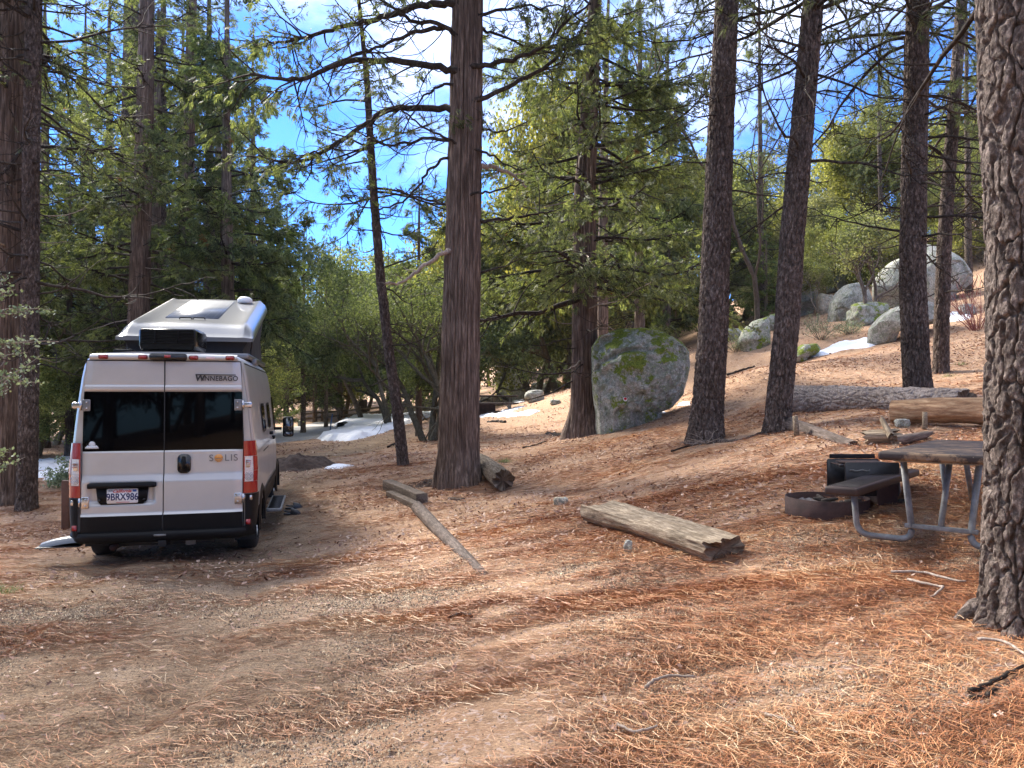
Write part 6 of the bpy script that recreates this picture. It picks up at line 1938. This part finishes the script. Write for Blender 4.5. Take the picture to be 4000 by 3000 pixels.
# roof lip, marker lamps
g = Geo(); V = []
for x in np.linspace(-.80, .80, 40):
    zt = 2.50 - .012 * (x / .8) ** 4
    V.append([(x, .02, 2.432), (x, -.018, 2.438), (x, -.030, 2.462), (x, -.022, zt - .012), (x, .0, zt + .004), (x, .10, zt + .020)])
g.add(np.array(V).reshape(-1, 3), grid_faces(6, 40)); g.build('roof_lip', M_PAINT, VAN, smooth=True)
for x in (-.655, -.235, .318, .725):
    g = Geo(); prism(g, rrect(x - .052, x + .052, 2.438, 2.492, .018), -.034, -.01); gg_ = g.build('marker_light', M_REDD, VAN)
    g = Geo(); prism(g, rrect(x - .036, x + .036, 2.452, 2.480, .010), -.044, -.034); g.build('lens', M_REDL, gg_)
g = Geo(); prism(g, rrect(-.162, .245, 2.428, 2.510, .03), -.055, .03); bl = g.build('brake_light', M_BLK2, VAN)
g = Geo(); prism(g, rrect(.0, .07, 2.462, 2.492, .004), -.0575, -.0555); g.build('lens', M_REDL, bl)
g = Geo(); prism(g, rrect(.455, .555, 2.448, 2.478, .004), -.0325, -.030); g.build('warning_label', simple('label_pink', (.6, .42, .40), .5), VAN)
# bumper and below
g = Geo()
bmv = []
for x in np.linspace(-1.015, 1.015, 41):
    yb = -.135 + .22 * (abs(x) / 1.015) ** 8
    bmv.append([(x, yb + .10, .447), (x, yb, .440), (x, yb - .006, .40), (x, yb, .352), (x, yb + .04, .322), (x, yb + .14, .318)])
g.add(np.array(bmv).reshape(-1, 3), grid_faces(6, 41)); g.build('bumper', M_BLK, VAN, smooth=True)
g = Geo(); box(g, (-.02, -.13, .405), (.13, .04, .022), bev=.004); g.build('step_badge', M_GALV, VAN)
g = Geo(); box(g, (0, .02, .30), (.09, .30, .075), bev=.006); box(g, (0, .12, .285), (1.1, .07, .06), bev=.006); g.build('tow_hitch', M_STEEL, VAN)
g = Geo(); tube(g, pipe_path([(-.55, -.02, .26), (-.5, .35, .26), (-.4, 1.8, .28)], .1), .035, 12); g.build('exhaust', M_RUST, VAN, smooth=True)
g = Geo(); box(g, (.28, .08, .275), (.11, .02, .07), bev=.004); g.build('tow_socket', M_GALV, VAN)
g = Geo(); tube(g, [(-.80, 1.0, .33), (.80, 1.0, .33)], .05, 12); tube(g, [(-.14, 1.0, .33), (.14, 1.0, .33)], .13, 12); g.build('axle', M_UNDER, VAN, smooth=True)
# wheels and arches
def wheel(x, y):
    s = 1 if x > 0 else -1
    g = Geo(); n_ = 48; Rw, W_ = .355, .235
    prof_ = [(.22, -W_ / 2), (.30, -W_ / 2 - .004), (.335, -W_ / 2 + .012), (Rw, -W_ / 2 + .035), (Rw, W_ / 2 - .035), (.335, W_ / 2 - .012), (.30, W_ / 2 + .004), (.22, W_ / 2)]
    th = np.arange(n_) * 2 * math.pi / n_
    V = np.array([[(o_, r * math.cos(t) * (1 if not .03 < r - .33 else 1), r * math.sin(t)) for t in th] for r, o_ in prof_])
    g.add(V.reshape(-1, 3), grid_faces(n_, len(prof_), True)); ty = g.build('tyre', M_TYRE, wroot, smooth=True)
    return ty
for x in (-.86, .86):
    for y in (WR, WF_):
        wroot = bpy.data.objects.new('wheel', None); COL.objects.link(wroot); wroot.parent = VAN; wroot.location = (x, y, .355)
        s = 1 if x > 0 else -1
        wheel(x, y)
        g = Geo()
        tube(g, [(s * .105, 0, 0), (s * .02, 0, 0)], [.225, .21], 40, cap=False)
        for k in range(8):
            a = k * math.pi / 4
            box(g, (s * .085, .12 * math.cos(a), .12 * math.sin(a)), (.022, .19, .055), rx=a, bev=.006)
        tube(g, [(s * .06, 0, 0), (s * .115, 0, 0)], [.07, .055], 20)
        tube(g, [(s * .0, 0, 0), (s * .02, 0, 0)], [.215, .215], 40)
        g.build('rim', M_ALLOY, wroot)
        # arch moulding
        g = Geo(); t_ = np.linspace(-.12, math.pi + .12, 30); V = []
        for t in t_:
            c, q = math.cos(t), math.sin(t)
            V.append([(s * 1.000, y + .405 * c, .36 + .405 * q), (s * 1.045, y + .40 * c, .36 + .40 * q), (s * 1.050, y + .44 * c, .36 + .44 * q), (s * 1.025, y + .50 * c, .36 + .50 * q)])
        f_ = grid_faces(4, 30); g.add(np.array(V).reshape(-1, 3), f_ if s > 0 else f_[:, ::-1]); g.build('wheel_arch', M_BLK, VAN, smooth=True)
        g = Geo(); t_ = np.linspace(0, math.pi, 20)
        V = [[(s * .68, y + .41 * math.cos(t), .36 + .41 * math.sin(t)), (s * 1.02, y + .41 * math.cos(t), .36 + .41 * math.sin(t))] for t in t_]
        g.add(np.array(V).reshape(-1, 3), grid_faces(2, 20)); g.build('wheel_well', M_UNDER, VAN, smooth=True)
g = Geo(); box(g, (.86, .58, .33), (.26, .012, .30), bev=.003); g.build('mud_flap', M_TYRE, VAN)
g = Geo(); box(g, (-.86, .58, .33), (.26, .012, .30), bev=.003); g.build('mud_flap', M_TYRE, VAN)
# flank patches that follow the body
def flank(name, s, y0, y1, z0, z1, mat, off=.006, n1=10, n2=10, r=.05, parent=VAN):
    U, Vv = np.meshgrid(np.linspace(y0, y1, n1), np.linspace(z0, z1, n2))
    X_ = np.interp(Vv, PZ, PX) * wf(U) + off
    g = Geo(); f_ = grid_faces(n1, n2); f_ = f_[:, ::-1] if s > 0 else f_
    g.add(np.stack([s * X_, U, Vv], -1).reshape(-1, 3), f_)
    # thin rim so that it has thickness
    return g.build(name, mat, parent, smooth=True)
for s in (1, -1):
    for y0, y1, z0, z1 in ((1.55, 2.15, 1.50, 1.90), (2.75, 3.35, 1.50, 1.90)):
        fr = flank('side_window', s, y0, y1, z0, z1, M_BLK, .012)
        flank('pane', s, y0 + .04, y1 - .04, z0 + .04, z1 - .04, M_GLASS, .016, parent=fr)
    flank('cab_window', s, 4.15, 4.62, 1.40, 1.98, M_GLASS, .008)
    flank('side_moulding', s, 1.5, 4.5, .60, .72, M_BLK, .014)
    flank('door_gap', s, 2.45, 2.462, .6, 2.2, M_SEAM, .004, 2, 14)
    flank('door_gap', s, 3.72, 3.732, .6, 2.2, M_SEAM, .004, 2, 14)
    flank('crease', s, .3, 4.4, 1.30, 1.325, M_PAINT2, .010, 30, 3)
    flank('gutter', s, .15, 4.3, 2.395, 2.415, M_SEAM, .004, 30, 3)
    flank('fuel_flap_gap' if s < 0 else 'rail_cover', s, 1.3, 2.4, 1.245, 1.262, M_SEAM, .006, 12, 2)
g = Geo(); box(g, (1.035, 3.62, 1.32), (.05, .20, .06), bev=.012); g.build('door_pull', M_BLK, VAN)
g = Geo(); box(g, (1.055, 2.62, 1.44), (.05, .12, .05), bev=.01); g.build('door_pull', M_BLK, VAN)
# windscreen
g = Geo(); V = []
for y in np.linspace(4.66, 5.26, 8):
    t = float(topz(y)); w_ = .80 * wf(y)
    V.append([(x * w_, y + .02, t + .008 - .02 * x * x) for x in np.linspace(-1, 1, 9)])
g.add(np.array(V).reshape(-1, 3), grid_faces(9, 8)); g.build('windscreen', M_GLASS, VAN, smooth=True)
for s in (-1, 1):
    g = Geo(); box(g, (s * 1.06, 4.62, 1.42), (.12, .05, .05), bev=.01); m_ = g.build('mirror_arm', M_BLK, VAN)
    g = Geo(); box(g, (s * 1.235, 4.60, 1.45), (.19, .11, .36), bev=.045); mh = g.build('mirror', M_BLK, VAN)
    g = Geo(); prism(g, rrect(s * 1.235 - .075, s * 1.235 + .075, 1.38, 1.61, .03), 4.540, 4.546); g.build('mirror_glass', M_MIRROR, mh)
    g = Geo(); prism(g, rrect(s * 1.235 - .075, s * 1.235 + .075, 1.29, 1.36, .02), 4.540, 4.546); g.build('mirror_glass', M_MIRROR, mh)
    g = Geo(); prism(g, rrect(s * .80 - .13, s * .80 + .13, .95, 1.15, .05), 5.70, 5.86); g.build('headlight', M_CLEARL, VAN)
# running board, grey side step on the left
g = Geo(); box(g, (1.13, 2.75, .34), (.22, 1.55, .045), bev=.015); rb2 = g.build('running_board', M_GALV, VAN)
g = Geo()
for k in range(24): box(g, (1.13, 2.05 + k * .06, .3655), (.17, .02, .006))
g.build('tread', M_STEEL, rb2)
g = Geo()
V = []
for u in np.linspace(0, 1, 14):
    x = -.90 - .42 * u; z = .345 + .045 * (1 - u ** 3) - .035 * u
    V.append([(x, -.02 + .05 * u, z - .05), (x, .0 + .05 * u, z), (x, .12, z + .018), (x, .30 - .05 * u, z), (x, .32 - .05 * u, z - .05)])
V = np.array(V); g.add(V.reshape(-1, 3), grid_faces(5, 14)[:, ::-1]); g.poly(V[-1], [[0, 1, 2, 3, 4]])
g.build('side_step', simple('grey_plastic', (.13, .15, .17), .35, coat=.3), VAN, smooth=True)
g = Geo(); box(g, (-1.12, .15, .290), (.46, .34, .010), bev=.003); g.build('step_plate', M_STEEL, VAN)
# roof: air conditioner
ACX, ACY, ACZ = -.03, .74, 2.545
g = Geo(); box(g, (ACX, ACY, ACZ + .01), (.60, .70, .05), bev=.01); g.build('roof_gasket', M_BLK, VAN)
ac = Geo(); a_ = [(-.315, 0), (.315, 0), (.335, .05), (.330, .235), (.305, .262), (-.305, .262), (-.330, .235), (-.335, .05)]
V = []
for y, k_, kz in ((-.42, .93, .93), (-.395, .97, .97), (-.20, 1.0, 1.0), (.25, 1.06, 1.0), (.40, 1.0, .92), (.44, .93, .8)):
    V.append([(ACX + x * k_, ACY + y, ACZ + .035 + z * kz) for x, z in a_])
V = np.array(V); ac.add(V.reshape(-1, 3), grid_faces(8, 6, True)); ac.poly(V[0], [list(range(8))]); ac.poly(V[-1], [list(range(8))[::-1]])
aco = ac.build('air_conditioner', M_BLK2, VAN)
g = Geo()
for k in range(9): box(g, (ACX, ACY - .425, ACZ + .115 + k * .0185), (.60, .024, .007), rx=.35)
for k in range(9):
    for s_ in (-1, 1): box(g, (ACX + s_ * .335, ACY + .02, ACZ + .105 + k * .0185), (.022, .66, .007), ry=.35)
box(g, (ACX + .12, ACY - .43, ACZ + .19), (.008, .03, .16)); box(g, (ACX - .14, ACY - .43, ACZ + .19), (.008, .03, .16))
g.build('grille_slats', M_BLK, aco)
# raised roof shell (hinged at the rear, front up)
def shell(n1=24, n2=24):
    y0, z0, y1, z1 = 1.45, 2.79, 4.80, 3.55
    V = []
    for i in range(n1):
        t = (i / (n1 - 1)) ** 1.4; y = y0 + (y1 - y0) * t; z = z0 + (z1 - z0) * t
        w_ = .875 - .02 * t
        k_ = .10 + .90 * sstep(-.02, .11, t)
        top = .165 * k_
        row = [(-w_ + .05, y, z - .035), (-w_, y, z - .03), (-w_ + .004, y, z + .015), (-w_ + .045, y, z + top * .60), (-w_ + .060, y, z + top * .66), (-w_ + .115, y, z + top), (-w_ + .145, y, z + top * 1.03), (-w_ + .21, y, z + top * .93), (-.35, y, z + top * 1.0), (0, y, z + top * 1.04)]
        V.append(row + [(-a, b_, c) for a, b_, c in row[-2::-1]])
    return np.array(V)
S_ = shell(); g = Geo(); nu_ = S_.shape[1]
g.add(S_.reshape(-1, 3), grid_faces(nu_, len(S_)))
g.poly(S_[0], [list(range(nu_))]); g.poly(S_[-1], [list(range(nu_))[::-1]])
bot = np.array([[S_[i, 0], S_[i, -1]] for i in range(len(S_))]); g.add(bot.reshape(-1, 3), grid_faces(2, len(S_))[:, ::-1])
sh = g.build('pop_top_roof', M_PAINT2, VAN, smooth=False)
for p_ in sh.data.polygons: p_.use_smooth = len(p_.vertices) == 4 and abs(p_.normal.z) > .3
def on_shell(t, x, up=.0):
    return np.array([x, 1.45 + 3.35 * t, 2.79 + .76 * t + .165 * 1.04 + up])
g = Geo(); a = [on_shell(.24, -.40, .005), on_shell(.24, .32, .005), on_shell(.93, .32, .005), on_shell(.93, -.40, .005)]
a2 = [q - np.array([0, 0, .008]) for q in a]
g.poly(np.array(a + a2), [[0, 1, 2, 3], [0, 4, 5, 1], [1, 5, 6, 2], [2, 6, 7, 3], [3, 7, 4, 0]]); g.build('solar_panel', M_SOLAR, sh)
g = Geo(); q = on_shell(.90, .50)
for k, (r_, z_) in enumerate(((.13, 0), (.13, .03), (.11, .06), (.06, .08))): pass
tube(g, [q + [0, 0, -.02], q + [0, 0, .05], q + [0, 0, .085], q + [0, 0, .10]], [.13, .125, .09, .03], 28); g.build('antenna_dome', M_WHITE, sh, smooth=True)
g = Geo()
for x in (-.10, .08): tube(g, pipe_path([on_shell(.19, x - .08, .0), on_shell(.19, x - .08, .03), on_shell(.19, x + .08, .03), on_shell(.19, x + .08, 0)], .02), .009, 6)
g.build('cable_glands', M_BLK, sh)
# dark fabric walls under it
g = Geo(); V = []
for y in np.linspace(1.55, 4.60, 14):
    t = (y - 1.45) / 3.35; zt = 2.79 + .76 * t - .02; k_ = .015 * math.sin(y * 9)
    V.append([(-.78 + k_, y, 2.50), (-.74 + k_, y, (2.5 + zt) / 2), (-.81, y, zt), (.81, y, zt), (.74 - k_, y, (2.5 + zt) / 2), (.78 - k_, y, 2.50)])
V = np.array(V); g.add(V.reshape(-1, 3), grid_faces(6, 14)); g.poly(V[0], [list(range(6))]); g.poly(V[-1], [list(range(6))[::-1]])
g.build('tent_wall', M_FABRIC, VAN, smooth=False)
for s in (-1, 1):
    g = Geo(); tube(g, [(s * .80, 1.75, 2.50), (s * .83, 2.05, 2.90)], .014, 8); tube(g, [(s * .80, 2.0, 2.50), (s * .83, 1.80, 2.84)], .012, 8); g.build('lift_strut', M_STEEL, VAN)
g = Geo(); box(g, (0, 3.0, 2.555), (1.66, 3.4, .07), bev=.02); g.build('roof_curb', M_PAINT2, VAN)
g = Geo(); box(g, (-.52, .38, 2.55), (.22, .16, .05), bev=.02); g.build('roof_vent', M_BLK, VAN)
g = Geo(); box(g, (.83, 2.2, 2.50), (.10, .4, .09), bev=.02); g.build('awning_bracket', M_PAINT2, VAN)
# ------------------------------------------------------------------ air
def haze():
    m = bpy.data.materials.new('haze'); m.use_nodes = True; n = m.node_tree; n.nodes.clear()
    o = n.nodes.new('ShaderNodeOutputMaterial'); v = n.nodes.new('ShaderNodeVolumePrincipled')
    v.inputs['Color'].default_value = (.86, .92, 1, 1); v.inputs['Density'].default_value = .00015
    n.links.new(v.outputs[0], o.inputs['Volume'])
    g = Geo(); box(g, (0, 80, 20), (330, 330, 70)); o_ = g.build('haze', m); tag(o_, kind='stuff')
haze()
